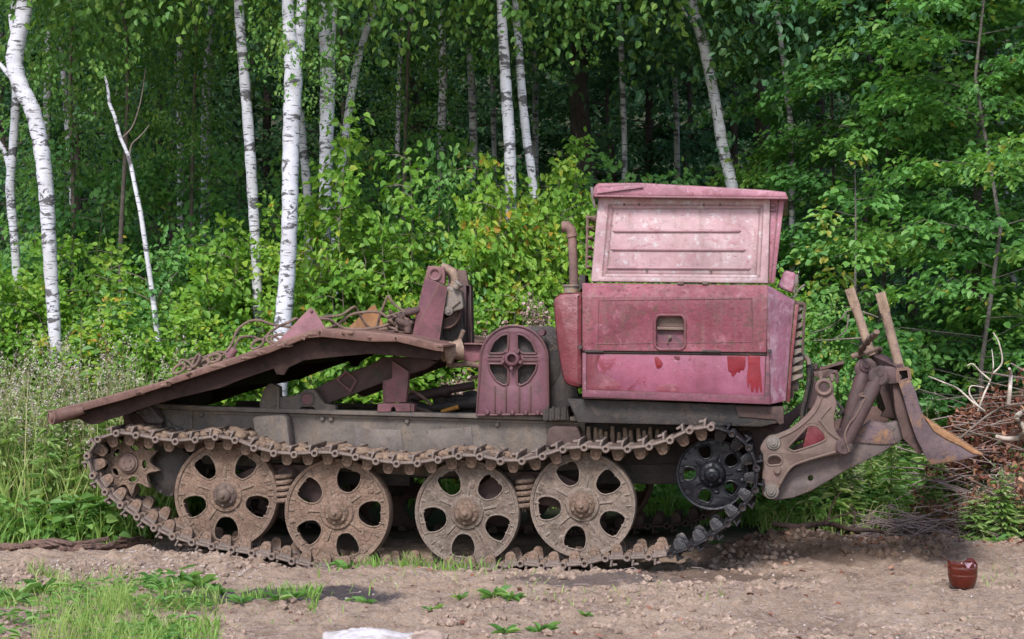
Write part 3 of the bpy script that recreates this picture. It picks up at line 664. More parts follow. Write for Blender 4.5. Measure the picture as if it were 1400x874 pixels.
tag(mm.build('dried_mud', M['mud'], sk, 60), kind='stuff')

# ---- hull ---------------------------------------------------------------
CH = .44
b = MB(); prof(b, [(252, 559), (800, 576), (800, 642), (600, 652), (240, 632), (240, 575)], CH, CH + .03, bev=.004)
hull = b.build('hull_side', M['hull'], sk)
b = mirror(MB()); m_ = MB(); prof(m_, [(252, 559), (1040, 579), (1040, 600), (800, 642), (600, 652), (240, 632), (240, 575)], CH, CH + .03, bev=.004); mirror(m_).build('hull_side', M['hull'], sk)
b = MB()
prof(b, [(205, 566), (1040, 582), (1045, 618), (1000, 640), (800, 655), (600, 655), (250, 640), (205, 610)], CH + .03, WID - CH - .03, bev=.01)
b.build('hull_body', M['dark'], sk)
b = MB(); prof(b, [(205, 552), (290, 556), (798, 571), (798, 576), (290, 562), (205, 558)], CH - .05, CH + .1, bev=.003)
prof(b, [(258, 559), (263, 559), (263, 618), (258, 618)], CH - .012, CH, bev=.002); prof(b, [(270, 562), (800, 578), (800, 581), (270, 565.5)], CH - .012, CH, bev=.002)
prof(b, [(487, 590), (489, 582), (490, 582), (488, 615), (484, 615)], CH - .004, CH, bev=.001)

for x, y in [(276, 566), (394.5, 570.5), (441, 571.5), (453, 572), (557, 575), (680, 579)]: bolt(b, x, y + 1, CH - .002, .018, .02)
b.build('deck_rail', M['hull'], sk)
b = MB(); prof(b, [(585, 588), (644, 584), (648, 618), (582, 622)], CH - .006, CH, bev=.002); prof(b, [(486, 586), (548, 588), (553, 620), (486, 618)], CH - .005, CH, bev=.002)
b.build('patch_plate', M['bare'], sk)
b = MB(); q0 = P(372, 612, .40); q1 = P(364, 572, .42)
prof(b, [(344, 572), (350, 569), (386, 567), (392, 572), (398, 620), (352, 616)], .30, CH, bev=.02, r=.03); b.build('guard_block', M['hull'], sk)
b = MB(); prof(b, [(749, 587), (756, 583), (790, 584), (800, 612), (746, 612)], .3, CH, bev=.012, r=.015); b.build('bump_stop', M['darkrust'], sk)
b = MB(); prof(b, [(205, 560), (262, 560), (262, 612), (205, 612)], CH - .01, CH + .05, bev=.004)
for px, r_ in ((236, 26),):
    q = P(px, 606, CH); b.lathe([(.0001, CH - .07), (.09, CH - .07), (.115, CH - .055), (.13, CH - .03), (.13, CH)], q.x, q.z, 32)
for x, y in [(232, 580), (247, 588), (224, 590), (235, 557)]: bolt(b, x, y, CH - .03, .016, .02)
b.build('rear_gear_case', M['hull'], sk)
b = MB(); q = P(236, 645, .3); b.lathe([(.0001, .25), (.10, .25), (.13, .27), (.17, .29), (.175, .33), (.17, .5)], q.x, q.z, 36)
for k in range(12): t = k * math.pi / 6; b.lathe([(.0001, .275), (.012, .275), (.013, .30)], q.x + .155 * math.cos(t), q.z + .155 * math.sin(t), 6)
b.build('final_drive_case', M['dark'], sk)
# rear bracket with the eye and cam above the sprocket
b = MB(); prof(b, zz(Zt, (600, 270), (640, 240), (700, 250), (740, 200), (840, 210), (890, 280), (880, 330), (860, 340), (640, 340), (590, 335)), .36, .42, bev=.006, r=.02)
q = P(*Zt(635, 276), .36); b.lathe([(.0001, .32), (.018, .32), (.02, .335), (.032, .335), (.034, .36)], q.x, q.z, 20)
prof(b, zz(Zt, (640, 330), (875, 335), (880, 385), (700, 385)), .33, .44, bev=.006)
b.build('rear_bracket', M['darkrust'], sk)
b = MB(); prof(b, zz(Zt, (702, 240), (720, 198), (765, 182), (815, 205), (845, 260), (888, 290), (882, 325), (770, 322), (735, 285)), .31, .355, bev=.008, r=.015)
q = P(*Zt(765, 240), .31); b.lathe([(.0001, .295), (.02, .295), (.024, .30), (.024, .312)], q.x, q.z, 20); b.build('cam_lever', M['arm'], sk)

# ---- running gear behind the wheels ----------------------------------------
for i, j in ((0, 1), (2, 3)):
    b = MB(); (x0, z0, _), (x1, z1, _) = wheels[i], wheels[j]; xm = (x0 + x1) / 2; zt = max(z0, z1) + .2
    extr(b, rnd([(x0 - .08, z0 - .07), (x0 - .08, z0 + .08), (xm - .18, zt), (xm + .18, zt), (x1 + .08, z1 + .08), (x1 + .08, z1 - .07), (xm + .1, zt - .22), (xm - .1, zt - .22)], .04), .27, .38, bev=.01)
    b.lathe([(.0001, .24), (.08, .24), (.1, .26), (.1, .46)], xm, zt - .1, 24)
    for ax, az_ in ((x0, z0), (x1, z1)): b.lathe([(.055, .15), (.055, .38)], ax, az_, 16)
    b.build('bogie_arm', M['darkrust'], sk); mirror(b).build('bogie_arm', M['dark'], sk)
for i, j in ((0, 1), (2, 3)):
    b = MB(); (x0, z0, _), (x1, z1, _) = wheels[i], wheels[j]; xm = (x0 + x1) / 2; zc = (z0 + z1) / 2 + .09
    pts = [(xm + .055 * math.cos(t), .2 + .055 * math.sin(t), zc - .1 + .2 * t / (2 * math.pi * 5)) for t in np.linspace(0, 2 * math.pi * 5, 90)]
    b.tube(pts, .016, 7); b.build('coil_spring', M['clay'], sk)
b = MB(); prof(b, [(690, 636), (935, 634), (930, 662), (700, 662)], .46, .62, bev=.012); b.build('track_frame', M['dark'], sk); b = MB(); prof(b, [(330, 640), (560, 640), (560, 665), (330, 660)], .46, .62, bev=.012); b.build('track_frame', M['dark'], sk)
# lumpy mud-caked fins under the cab, and the idler fork
b = MB(); rg = random.Random(8)
for k in range(13):
    x = 797 + k * 8.5 + rg.uniform(-1.5, 1.5); top = 583 + rg.uniform(0, 9)
    q0 = P(x, 612, .40); q1 = P(x - 1.5, top, .40); b.tube([q0, q0.lerp(q1, .5) + Vector((rg.uniform(-.006, .006), -.01, 0)), q1], [.016, .019, .012], 8)
b.build('mud_fin', M['mud'], sk, 60)
b = MB(); prof(b, [(1008, 640), (1012, 590), (1048, 584), (1075, 596), (1075, 640), (1045, 655)], .44, .52, bev=.01); prof(b, [(930, 588), (1070, 580), (1070, 610), (930, 606)], .45, .7, bev=.01)
b.build('front_frame', M['darkrust'], sk)

# ---- log plate over the rear --------------------------------------------------
UP = [(66, 563), (85, 557), (115, 550), (170, 535), (225, 520.5), (240, 514), (317, 489), (379, 468), (429, 450.5), (443, 449), (497, 453), (559, 459.5), (606, 472)]
CL = -.03
up = pl(UP, CL); dn = [(x, z - .012) for x, z in up]
b = MB(); extr(b, up + dn[::-1], CL, WID - CL, bev=.004)
plate = b.build('log_plate', M['rust'], sk)
LO = [(606, 481), (595, 480), (543, 467.5), (505, 467.5), (440.5, 461), (417, 463), (369, 482.5), (240, 524), (170, 546.5), (109, 563), (80, 570), (68, 576)]
b = MB(); extr(b, pl(UP, CL - .022) + pl(LO, CL - .022), CL - .022, CL + .004, bev=.009)
rg = random.Random(4)
for k in range(22):
    i = rg.randrange(3, len(UP) - 1); t = rg.random(); x = UP[i][0] * (1 - t) + UP[i + 1][0] * t if i + 1 < len(UP) else UP[i][0]; y = UP[i][1] * (1 - t) + UP[i + 1][1] * t
    q = P(x, y + rg.uniform(3, 9), CL - .022); lump(b, q, (rg.uniform(.02, .06), .006, rg.uniform(.006, .014)), k)
rim = b.build('plate_rim', M['rust'], plate)
mirror(b).build('plate_rim', M['darkrust'], plate)
SK = [(109, 560), (109, 573), (116, 578), (123, 580.5), (133, 580), (148, 574), (170, 568), (199, 557), (240, 545), (300, 531), (330, 519), (374, 504), (378, 512), (388, 513), (394, 503), (415, 493), (446, 489.5), (505, 484), (548, 487.5), (600, 493), (604, 478), (543, 466), (440, 460), (369, 481), (240, 521)]
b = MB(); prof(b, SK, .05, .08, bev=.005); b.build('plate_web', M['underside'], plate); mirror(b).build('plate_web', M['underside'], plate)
b = MB()
for x in (150, 260, 360, 470, 560):
    i = max(k for k in range(len(UP)) if UP[k][0] <= x); t = (x - UP[i][0]) / (UP[i + 1][0] - UP[i][0]); y = UP[i][1] * (1 - t) + UP[i + 1][1] * t
    q = P(x, y + 16, CL); b.box((q.x, WID / 2, q.z - .01), (.05, WID - .2, .1), Matrix.Rotation(R(18 if x < 430 else -3), 3, 'Y'), .01)
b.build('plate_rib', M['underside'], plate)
b = MB(); q0 = P(116, 560, CL); q1 = P(72, 570.5, CL)
d_ = (q1 - q0).normalized(); off = Vector((0, -.004, 0))
b.tube([q0 + off, q0.lerp(q1, .4) + off, q1 + off], [.028, .040, .047], 20, False); b.tube([q1 + off, q1 + off - d_ * .09], [.042, .036], 20, False)
b.tube([q1 + off, q1 + off + d_ * .0005], [.047, .042], 20, False)
b.build('tail_pipe_edge', M['rust'], plate)
b = MB(); qe = P(72.5, 570.5, CL - .03); de = Vector((-.62, -.78, -.05)).normalized(); b.tube([qe - de * .05, qe + de * .015], [.046, .05], 22, False); b.tube([qe + de * .015, qe - de * .04], [.042, .04], 22, False); b.tube([qe + de * .015, qe + de * .0155], [.05, .042], 22, False); b.build('pipe_mouth', M['rust'], plate)
b = MB(); b.tube([qe + de * .002, qe - de * .004], [.042, .042], 18); b.build('pipe_hollow_shade', M['underside'], plate)  # dark disc paints the shade inside the open pipe end
b = MB(); q0 = P(72, 570, CL); b.tube([q0 + Vector((.05, .05, 0)), q0 + Vector((.05, WID - .02, 0))], .035, 16); b.build('rear_roller', M['rust'], plate)
# upturned corner fins
b = MB(); A = P(381, 466, 0); B_ = P(444, 448.5, 0); C_ = P(424, 421.5, .03); C2 = P(429, 424, .03)
slab(b, [A, B_, C2, C_], .016); b.tube([P(425.5, 424.5, .012), P(425.5, 424.5, .05)], .012, 10); b.build('corner_fin', M['redrust'], plate, bevel=.003)
b = MB(); cF = WID - .3; slab(b, [P(476, 449, cF), P(526, 450, cF), P(512, 418, cF - .03), P(508, 419, cF - .03)], .016); b.build('corner_fin', M['edge'], plate, bevel=.003)

# ---- lifting arm, struts, cylinders between plate and deck ------------------------
b = MB(); prof(b, zz(Zc, (690, 535), (860, 450), (1030, 385), (1100, 345), (1330, 345), (1390, 370), (1330, 410), (1110, 478), (815, 590)), .52, .60, bev=.008)
arm = b.build('lift_arm', M['darkred'], sk)
b = MB(); prof(b, zz(Zc, (848, 460), (905, 412), (968, 466), (930, 536)), .50, .525, [zz(Zc, (868, 464), (908, 428), (950, 468), (926, 514))], bev=.004, hr=.01); b.build('square_boss', M['redrust'], arm)
m2 = MB(); prof(m2, zz(Zc, (690, 535), (860, 450), (1030, 385), (1330, 345), (1390, 370), (1110, 478), (815, 590)), .52, .60, bev=.008); mirror(m2).build('lift_arm', M['darkrust'], sk)
b = MB(); prof(b, zz(Zc, (445, 620), (447, 585), (470, 510), (500, 482), (550, 500), (552, 555), (620, 552), (665, 535), (690, 515), (735, 515), (790, 590), (850, 600), (850, 630), (745, 630), (735, 610), (665, 610), (655, 625)), .42, .5, bev=.006, r=.01)
prof(b, zz(Zc, (535, 505), (550, 500), (552, 620), (535, 620)), .40, .43, bev=.005)
q = P(*Zc(702, 567), .42); b.lathe([(.05, .43), (.05, .40), (.046, .395), (.040, .40), (.038, .41)], q.x, q.z, 28)
pv = b.build('pivot_bracket', M['hull'], sk)
b = MB(); b.lathe([(.0001, .405), (.036, .405), (.039, .41), (.039, .44)], q.x, q.z, 24); b.build('pivot_pin', M['redrust'], pv)
b = MB(); prof(b, zz(Zc, (1150, 360), (1240, 420), (1225, 585), (1120, 585), (1112, 470), (1150, 455)), .40, .46, bev=.006)
prof(b, zz(Zc, (1100, 470), (1150, 455), (1160, 590), (1102, 588)), .43, .47, bev=.004)
prof(b, zz(Zc, (1075, 590), (1245, 590), (1248, 634), (1170, 634), (1168, 616), (1158, 606), (1146, 616), (1143, 634), (1072, 636)), .38, .46, bev=.005)
prof(b, zz(Zc, (1245, 588), (1270, 595), (1268, 634), (1248, 636)), .40, .5, bev=.006)
bolt(b, *Zc(1178, 558), .40, .008, .004); b.build('support_strut', M['redrust'], sk)
b = MB(); b.tube([P(548, 547, .95), P(613, 533, .95)], .035, 20); b.tube([P(612, 533, .95), P(648, 527, .95)], .03, 18); b.tube([P(606, 535, .95), P(614, 533, .95)], .041, 20); b.build('hydraulic_cylinder', M['darkred'], sk)
b = MB(); b.tube([P(566, 562, .8), P(628, 553, .8)], .028, 18); b.tube([P(626, 553.5, .8), P(645, 551, .8)], .036, 18); b.tube([P(642, 551, .8), P(656, 549, .8)], .045, 18); b.build('hydraulic_cylinder', M['dark'], sk)
b = MB(); b.tube([P(603, 563, .70), P(627, 556.5, .70)], [.012, .017], 12); b.build('control_rod', M['orange'], sk)
b = MB()
for pts in ([(557, 535), (566, 536), (578, 543), (590, 554)], [(556, 550), (570, 558), (590, 564)], [(640, 520), (652, 515), (662, 520)]):
    b = MB(); b.tube(smooth_path([P(x, y, .6) for x, y in pts], 6), .011, 8); b.build('hose', M['rope'], sk)
b = MB()
for k in range(9):
    rg = random.Random(k + 50); x = rg.uniform(560, 645); q = P(x, rg.uniform(545, 570), 1.0); b.box((q.x, rg.uniform(.7, 1.3), q.z), (rg.uniform(.06, .2), rg.uniform(.1, .3), rg.uniform(.04, .14)), Matrix.Rotation(rg.uniform(-.4, .4), 3, 'Y'), .012)
b.build('deck_clutter', M['dark'], sk)

# ---- fairlead tower -----------------------------------------------------------------
TC = .42
b = MB()
prof(b, zz(Zp, (245, 72), (365, 82), (372, 130), (372, 215), (330, 205), (300, 185), (222, 175), (232, 120)), TC, TC + .05, bev=.008, r=.012)
q = P(*Zp(300, 137), TC); b.lathe([(.030, TC + .03), (.030, TC - .012), (.040, TC - .016), (.048, TC - .010), (.050, TC + .01)], q.x, q.z, 24)
slab(b, [P(*Zp(222, 165), TC - .02), P(*Zp(330, 205), TC - .075), P(*Zp(130, 600), TC - .12), P(*Zp(118, 600), TC + .1)], .012)
slab(b, [P(*Zp(330, 205), TC - .075), P(*Zp(392, 230), TC - .03), P(*Zp(330, 640), TC - .04), P(*Zp(130, 602), TC - .12)], .012)
slab(b, [P(*Zp(130, 598), TC - .12), P(*Zp(330, 632), TC - .04), P(*Zp(368, 650), TC - .04), P(*Zp(350, 712), TC - .06), P(*Zp(120, 640), TC - .12)], .012)
tower = b.build('fairlead_tower', M['redrust'], sk)
b = MB(); q = P(*Zp(300, 137), TC); b.lathe([(.0001, TC + .02), (.031, TC + .02)], q.x, q.z, 20); b.build('pin_hole', M['dark'], tower)
b = MB(); prof(b, zz(Zp, (230, 175), (390, 225), (345, 640), (130, 590)), TC + .03, TC + .06, bev=.004); prof(b, zz(Zp, (345, 430), (500, 395), (520, 640), (345, 640)), TC + .12, TC + .5, bev=.006); b.build('tower_core', M['dark'], tower)
b = MB(); prof(b, zz(Zp, (378, 225), (430, 230), (470, 250), (495, 260), (512, 395), (430, 420), (360, 440)), TC + .0, TC + .09, bev=.012, r=.02)
q = P(*Zp(402, 410), TC); b.lathe([(.0001, TC - .028), (.014, TC - .028), (.016, TC - .02), (.03, TC - .015), (.034, TC + .01)], q.x, q.z, 20)
q2 = P(*Zp(440, 350), TC); b.tube([P(*Zp(425, 385), TC - .006), P(*Zp(485, 335), TC - .006)], .009, 8); b.build('block_cheek', M['grey'], tower)
b = MB(); b.tube(smooth_path([P(*Zp(x, y), TC + .05) for x, y in ((350, 85), (385, 92), (430, 125), (450, 170), (445, 215), (430, 235))], 6), .029, 14)
b.tube(smooth_path([P(*Zp(x, y), TC + .14) for x, y in ((372, 105), (400, 120), (425, 165), (430, 215))], 6), .024, 12); b.build('hose_guide', M['tan'], tower)
b = MB(); b.tube([P(*Zp(450, 240), TC - .02), P(*Zp(482, 205), TC - .02)], [.026, .03], 14); b.tube([P(*Zp(478, 210), TC - .025), P(*Zp(487, 200), TC - .025)], [.036, .034], 16)
b.build('hose_fitting', M['grey'], tower); b = MB(); prof(b, zz(Zp, (430, 85), (462, 100), (455, 140), (430, 130)), TC + .16, TC + .2, bev=.004); b.build('tower_lug', M['redrust'], tower)
b = MB(); q = P(*Zp(375, 430), TC + .04); qr = (P(*Zp(490, 430), TC + .04) - q).length
b.lathe([(qr * .86, TC + .05), (qr * .95, TC + .03), (qr, TC + .04), (qr * .93, TC + .07), (qr * .93, TC + .10), (qr, TC + .13), (qr * .9, TC + .14)], q.x, q.z, 40); b.lathe([(.03, TC + .06), (qr * .88, TC + .07)], q.x, q.z, 30); b.build('rope_sheave', M['darkrust'], tower)
b = MB(); prof(b, zz(Zp, (512, 215), (520, 650), (530, 650), (532, 218)), TC + .2, TC + .3, bev=.003); prof(b, zz(Zp, (532, 214), (562, 218), (572, 655), (525, 648)), TC + .26, TC + .29, bev=.003)
prof(b, zz(Zp, (556, 216), (565, 218), (575, 655), (566, 655)), TC + .2, TC + .3, bev=.003); prof(b, zz(Zp, (505, 212), (565, 218), (565, 226), (505, 222)), TC + .2, TC + .3, bev=.002); b.build('channel_post', M['darkred'], tower)
b = MB(); prof(b, zz(Zp, (520, 655), (662, 662), (655, 780), (545, 800), (510, 780)), TC + .15, TC + .19, bev=.004); prof(b, zz(Zp, (515, 650), (664, 655), (664, 665), (515, 662)), TC + .10, TC + .2, bev=.003); b.build('tower_foot_plate', M['redrust'], tower)
b = MB(); b.tube([P(*Zp(350, 725), TC - .02), P(*Zp(430, 705), TC + .02)], .062, 22); b.tube([P(*Zp(425, 706), TC + .02), P(*Zp(490, 700), TC + .05)], [.055, .075], 20)
b.tube(smooth_path([P(*Zp(x, y), TC - .03) for x, y in ((400, 800), (420, 760), (445, 730))], 5), .02, 10); b.build('guide_roller', M['tan'], tower)
m2 = MB(); prof(m2, zz(Zp, (222, 170), (245, 72), (365, 82), (392, 230), (345, 700), (110, 600)), TC + .2, TC + .24, bev=.006); mirror(m2).build('fairlead_tower', M['darkrust'], sk)
# winch rope from the tower to the drum
def rope_mb(path, r, strands=4, turns=9):
    mb = MB(); pts = smooth_path(path, 16); n = len(pts)
    for s in range(strands):
        o = []
        for i, p in enumerate(pts):
            t = (pts[min(i + 1, n - 1)] - pts[max(0, i - 1)]).normalized(); a = t.orthogonal().normalized(); bb = t.cross(a); th = 2 * math.pi * (turns * i / n + s / strands)
            o.append(p + (a * math.cos(th) + bb * math.sin(th)) * r * .5)
        mb.tube(o, r * .55, 6)
    return mb
rope_mb([P(*Zp(395, 810), .5), P(*Zp(460, 815), .5), P(*Zp(540, 808), .5), P(*Zp(640, 825), .52), P(*Zp(680, 828), .55)], .021, 4, 8).build('winch_rope', M['rope'], sk)
rope_mb([P(*Zp(510, 560), .52), P(*Zp(480, 640), .5), P(*Zp(450, 720), .48), P(*Zp(420, 790), .48)], .017, 4, 8).build('winch_rope', M['rope'], sk)

# ---- winch ------------------------------------------------------------------------------
WC = .36
q = P(702.7, 492, WC); r45 = (P(702.7 + 46, 492, WC) - q).length
arc = [(q.x + r45 * math.cos(t), q.z + r45 * math.sin(t)) for t in np.linspace(R(2), R(178), 24)]
bl = P(651.5, 568, WC); br = P(750, 566.5, WC)
lp = arc + [(bl.x, bl.z), (br.x, br.z)]
hx, hz = P(701, 490.5, WC).x, P(701, 490.5, WC).z
def win(sx, sz, r1=.155, r0=.055):
    if sz > 0: pts = [(.065, .034), (.03, .068), (.03, .166), (.075, .155), (.13, .11), (.162, .034)]
    else: pts = [(.065, -.034), (.03, -.068), (.03, -.172), (.06, -.178), (.11, -.15), (.155, -.08), (.165, -.034)]
    return rnd([(hx + sx * x, hz + z) for x, z in pts], .014)
hs = [win(a, c_) for a in (-1, 1) for c_ in (-1, 1)]
b = MB(); extr(b, lp, WC, WC + .04, hs, .012)
for h in hs: b.tube([(x, WC - .003, z) for x, z in h + h[:2]], .007, 6, False)
b.tube([(x, WC + .0, z) for x, z in lp + lp[:1]], .010, 6, False)
b.lathe([(.028, WC + .02), (.028, WC - .05), (.033, WC - .055), (.046, WC - .05), (.054, WC - .035), (.06, WC + .005)], hx, hz, 28)
for k in range(5): t = k * 2 * math.pi / 5 + .9; b.lathe([(.0001, WC - .05), (.012, WC - .05), (.013, WC - .02)], hx + .062 * math.cos(t), hz + .062 * math.sin(t), 8)
for dx in (-.12, -.045, .045, .12): b.box((hx + dx, WC, bl.z + .10 + (.02 if abs(dx) < .1 else 0)), (.010, .016, .2), None, .004)
for dz in (-.012, .012): b.box((hx - .12, WC, hz + dz), (.1, .014, .008), None, .003); b.box((hx + .12, WC, hz + dz), (.1, .014, .008), None, .003)
for dx in (-.17, -.09, 0, .09, .17): b.box((hx + dx, WC - .008, bl.z + .02), (.03, .03, .035), None, .008)
q = P(741, 455, WC); b.lathe([(.0001, WC - .02), (.02, WC - .02), (.024, WC - .01), (.024, WC + .05)], q.x, q.z, 12)
winch = b.build('winch_gear_case', M['purple'], sk)
b = MB(); b.lathe([(.0001, WC + .005), (.029, WC + .005)], hx, hz, 20); extr(b, lp, WC + .06, WC + .1, bev=.01); b.build('case_interior', M['dark'], winch)
b = MB(); q = P(722, 492, .5); b.lathe([(.0001, .48), (.20, .48), (.235, .5), (.235, .54), (.17, .55), (.17, 1.3), (.235, 1.31), (.235, 1.36), (.0001, 1.37)], q.x, q.z - .01, 40)
for k in range(18): b.lathe([(.17, .56 + k * .04), (.187, .575 + k * .04), (.17, .59 + k * .04)], q.x, q.z - .01, 32)
extr(b, [(q.x - .2, q.z - .35), (q.x + .36, q.z - .35), (q.x + .3, q.z), (q.x - .2, q.z)], .5, .54, bev=.01); b.build('winch_drum', M['dark'], sk)
b = MB(); prof(b, [(742, 560), (776, 556), (778, 575), (742, 576)], .34, .6, bev=.008)
for k in range(4): b.tube([P(748 + k * 8, 574, .34), P(749 + k * 8, 556, .34)], .012, 8)
b.build('hose_bundle', M['dark'], sk)
# ================================================================ cab and engine cover
CC = .12; CF = 1.95
b = MB()
b.hull([P(797, 389, CC + .06), P(1048, 391, CC + .06), P(797, 545, CC + .02), P(1050, 552, CC + .02), P(797, 389, CF - .06), P(1048, 391, CF - .06), P(797, 545, CF - .02), P(1050, 552, CF - .02)])
hood = b.build('engine_cover', M['sill'], sk)
b = MB(); prof(b, [(775, 545), (1070, 556), (1068, 578), (1040, 584), (790, 578)], .2, CF - .1, bev=.01); b.build('cab_underframe', M['dark'], sk)  # near-black colour carries the shadow under the cab
b = MB(); prof(b, [(1005, 556), (1071, 556), (1072, 579), (1066, 581), (1060, 574), (1010, 570)], .19, .24, bev=.004); b.build('step_plate', M['darkrust'], sk)
# mid panel: upright face with a folded-back top
REC = zz(Z3, (376, 475), (456, 475), (465, 490), (465, 575), (452, 586), (380, 586), (367, 575), (367, 490))
b = MB(); prof(b, zz(Z3, (132, 416), (731, 418), (728, 596), (132, 590)), CC, CC + .03, [REC], bev=.006, hr=.015)
slab(b, [P(*Z3(132, 417), CC + .002), P(*Z3(731, 419), CC + .002), P(*Z3(732, 378), CC + .055), P(*Z3(133, 371), CC + .055)], .02)
mid = b.build('side_panel', M['mid'], sk); tag(mid, label='chalky dusty pink upper side panel with recessed latch')
b = MB(); hl = [(P(x, y, CC).x, CC - .001, P(x, y, CC).z) for x, y in REC]
hr = rnd([(x, z) for x, _, z in hl], .015); b.tube([(x, CC - .001, z) for x, z in hr + hr[:2]], .010, 8, False)
for a, c_ in (((186, 428), (680, 421)), ((680, 421), (684, 560)), ((684, 562), (183, 568)), ((183, 568), (186, 428))):
    b.tube([P(*Z3(*a), CC), P(*Z3(*c_), CC)], .0032, 6)
b.build('pressed_bead', M['mid'], mid)
b = MB(); prof(b, zz(Z3, (360, 470), (470, 470), (470, 592), (360, 592)), CC + .055, CC + .065, bev=.002)
for a, c_ in (((366, 474), (466, 474)), ((466, 474), (466, 588)), ((466, 588), (366, 588)), ((366, 588), (366, 474))):
    slab(b, [P(*Z3(*a), CC + .005), P(*Z3(*c_), CC + .005), P(*Z3(*c_), CC + .06), P(*Z3(*a), CC + .06)], .003)
lt = b.build('latch_recess', M['darkrust'], mid)
b = MB(); prof(b, zz(Z3, (374, 512), (460, 514), (460, 524), (374, 522)), CC + .01, CC + .05, bev=.005); prof(b, zz(Z3, (372, 480), (462, 480), (460, 512), (374, 510)), CC + .042, CC + .053, bev=.003)
b.tube([P(*Z3(415, 545), CC + .05), P(*Z3(415, 545), CC + .02)], .012, 10); b.tube([P(*Z3(415, 540), CC + .025), P(*Z3(408, 565), CC + .03)], .006, 8); b.build('latch_handle', M['bracket'], lt)
b = MB(); prof(b, zz(Z3, (134, 591), (727, 598), (727, 604), (134, 597)), CC + .012, CC + .04, bev=.003)  # dark strip stands for the shaded gap between the panels
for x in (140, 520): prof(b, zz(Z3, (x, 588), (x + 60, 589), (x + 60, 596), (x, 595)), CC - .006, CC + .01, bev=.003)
for x, y in ((127, 578), (738, 592)): q = P(*Z3(x, y), CC); b.lathe([(.0001, CC - .02), (.012, CC - .02), (.014, CC + .02)], q.x, q.z, 12)
b.build('gap_and_hinges', M['dark'], sk)
# lower panel with the paint that still shows red
b = MB(); prof(b, zz(Z3, (145, 600), (725, 607), (722, 738), (144, 716)), CC + .012, CC + .03, bev=.004)
low = b.build('lower_panel', M['low'], sk); tag(low, label='smooth magenta pink lower panel with red paint runs')
b = MB(); prof(b, zz(Z3, (132, 597), (146, 597), (146, 716), (722, 737), (726, 606), (738, 606), (740, 764), (132, 740)), CC, CC + .035, bev=.006); b.build('panel_sill', M['sill'], sk)
b = MB(); c_ = CC + .0105
def patch(nm, mt, pts, up=0.0):
    b = MB(); prof(b, zz(Z3, *pts), c_ - up, c_ - up + .003, bev=.0008, r=.012); b.build(nm, M[mt], low)
for pts in ([(146, 602), (192, 603), (184, 622), (180, 640), (186, 660), (212, 672), (240, 684), (258, 702), (250, 718), (146, 714)],
            [(366, 612), (374, 606), (384, 618), (394, 630), (388, 646), (374, 650), (368, 634)], [(428, 606), (446, 606), (450, 618), (440, 622), (430, 616)],
            [(372, 720), (378, 704), (410, 696), (440, 704), (446, 724)]): patch('worn_red_patch', 'wornred', pts)
for pts in ([(600, 606), (660, 607), (660, 640), (652, 656), (646, 650), (640, 664), (634, 656), (626, 668), (618, 676), (612, 660), (604, 656)],
            [(666, 606), (708, 607), (706, 634), (710, 668), (714, 720), (708, 726), (704, 700), (700, 724), (694, 726), (690, 704), (684, 724), (678, 722), (674, 690), (668, 716), (664, 680), (668, 640)],
            [(366, 614), (376, 608), (388, 624), (392, 634), (384, 644), (372, 646)]): patch('red_paint_run', 'freshred', pts, .0012)
# rear fuel tank beside the panel
b = MB(); prof(b, zz(Z3, (36, 424), (60, 404), (134, 400), (134, 712), (92, 706), (72, 692), (62, 650), (48, 560)), CC + .03, .85, bev=.035, r=.03)
tank = b.build('fuel_tank', M['tank'], sk)
b = MB(); q = P(*Z3(97, 388), .22); b.tube([q + Vector((0, 0, -.03)), q + Vector((0, 0, .012))], .05, 24); b.tube([q + Vector((0, 0, .012)), q + Vector((0, 0, .024))], .058, 24); b.build('filler_cap', M['grey'], tank)
b = MB(); prof(b, zz(Z3, (122, 345), (142, 345), (142, 378), (122, 400)), .3, .5, bev=.006); b.build('cab_corner_box', M['dark'], sk)
# exhaust
b = MB(); q = P(*Z3(106, 376), .35)
ps = [P(*Z3(106, 378), .35), P(*Z3(103, 300), .35), P(*Z3(100, 222), .35), P(*Z3(96, 200), .35), P(*Z3(84, 188), .35), P(*Z3(68, 190), .35)]
b.tube(ps, [.031, .029, .029, .033, .037, .037], 18, False); b.tube([ps[-1], ps[-2]], [.032, .03], 18, False)
b.tube([ps[-1] + Vector((-.0005, 0, 0)), ps[-1] + Vector((.002, 0, 0))], [.037, .032], 18, False); b.tube([ps[2], ps[2].lerp(ps[3], .4)], .037, 18); b.build('exhaust_pipe', M['pipe'], sk)
# upper cab
KU = .17
frame_o = zz(Z3, (184, 94), (740, 97), (733, 372), (160, 366)); frame_i = zz(Z3, (218, 118), (718, 120), (706, 354), (196, 350))
b = MB(); b.hull([P(*Z3(188, 96), KU + .03), P(*Z3(738, 98), KU + .03), P(*Z3(164, 368), KU + .02), P(*Z3(732, 374), KU + .02)] + [P(*Z3(188, 96), CF - .05), P(*Z3(738, 98), CF - .05), P(*Z3(164, 368), CF - .03), P(*Z3(732, 374), CF - .03)])
cabc = b.build('cab', M['roofp'], sk)
b = MB(); prof(b, frame_o, KU, KU + .028, [frame_i], bev=.005, hr=.01)
fo = [P(x, y, KU + .002) for x, y in frame_i]; fi_px = zz(Z3, (232, 132), (706, 132), (694, 344), (212, 340)); fi = [P(x, y, KU + .016) for x, y in fi_px]
for i in range(4): j = (i + 1) % 4; slab(b, [fo[i], fo[j], fi[j], fi[i]], .004)
prof(b, fi_px, KU + .016, KU + .022, bev=.002)
door = b.build('cab_door_panel', M['pale'], cabc); tag(door, label='bleached pale pink sheet panel closing the cab side')
b = MB()
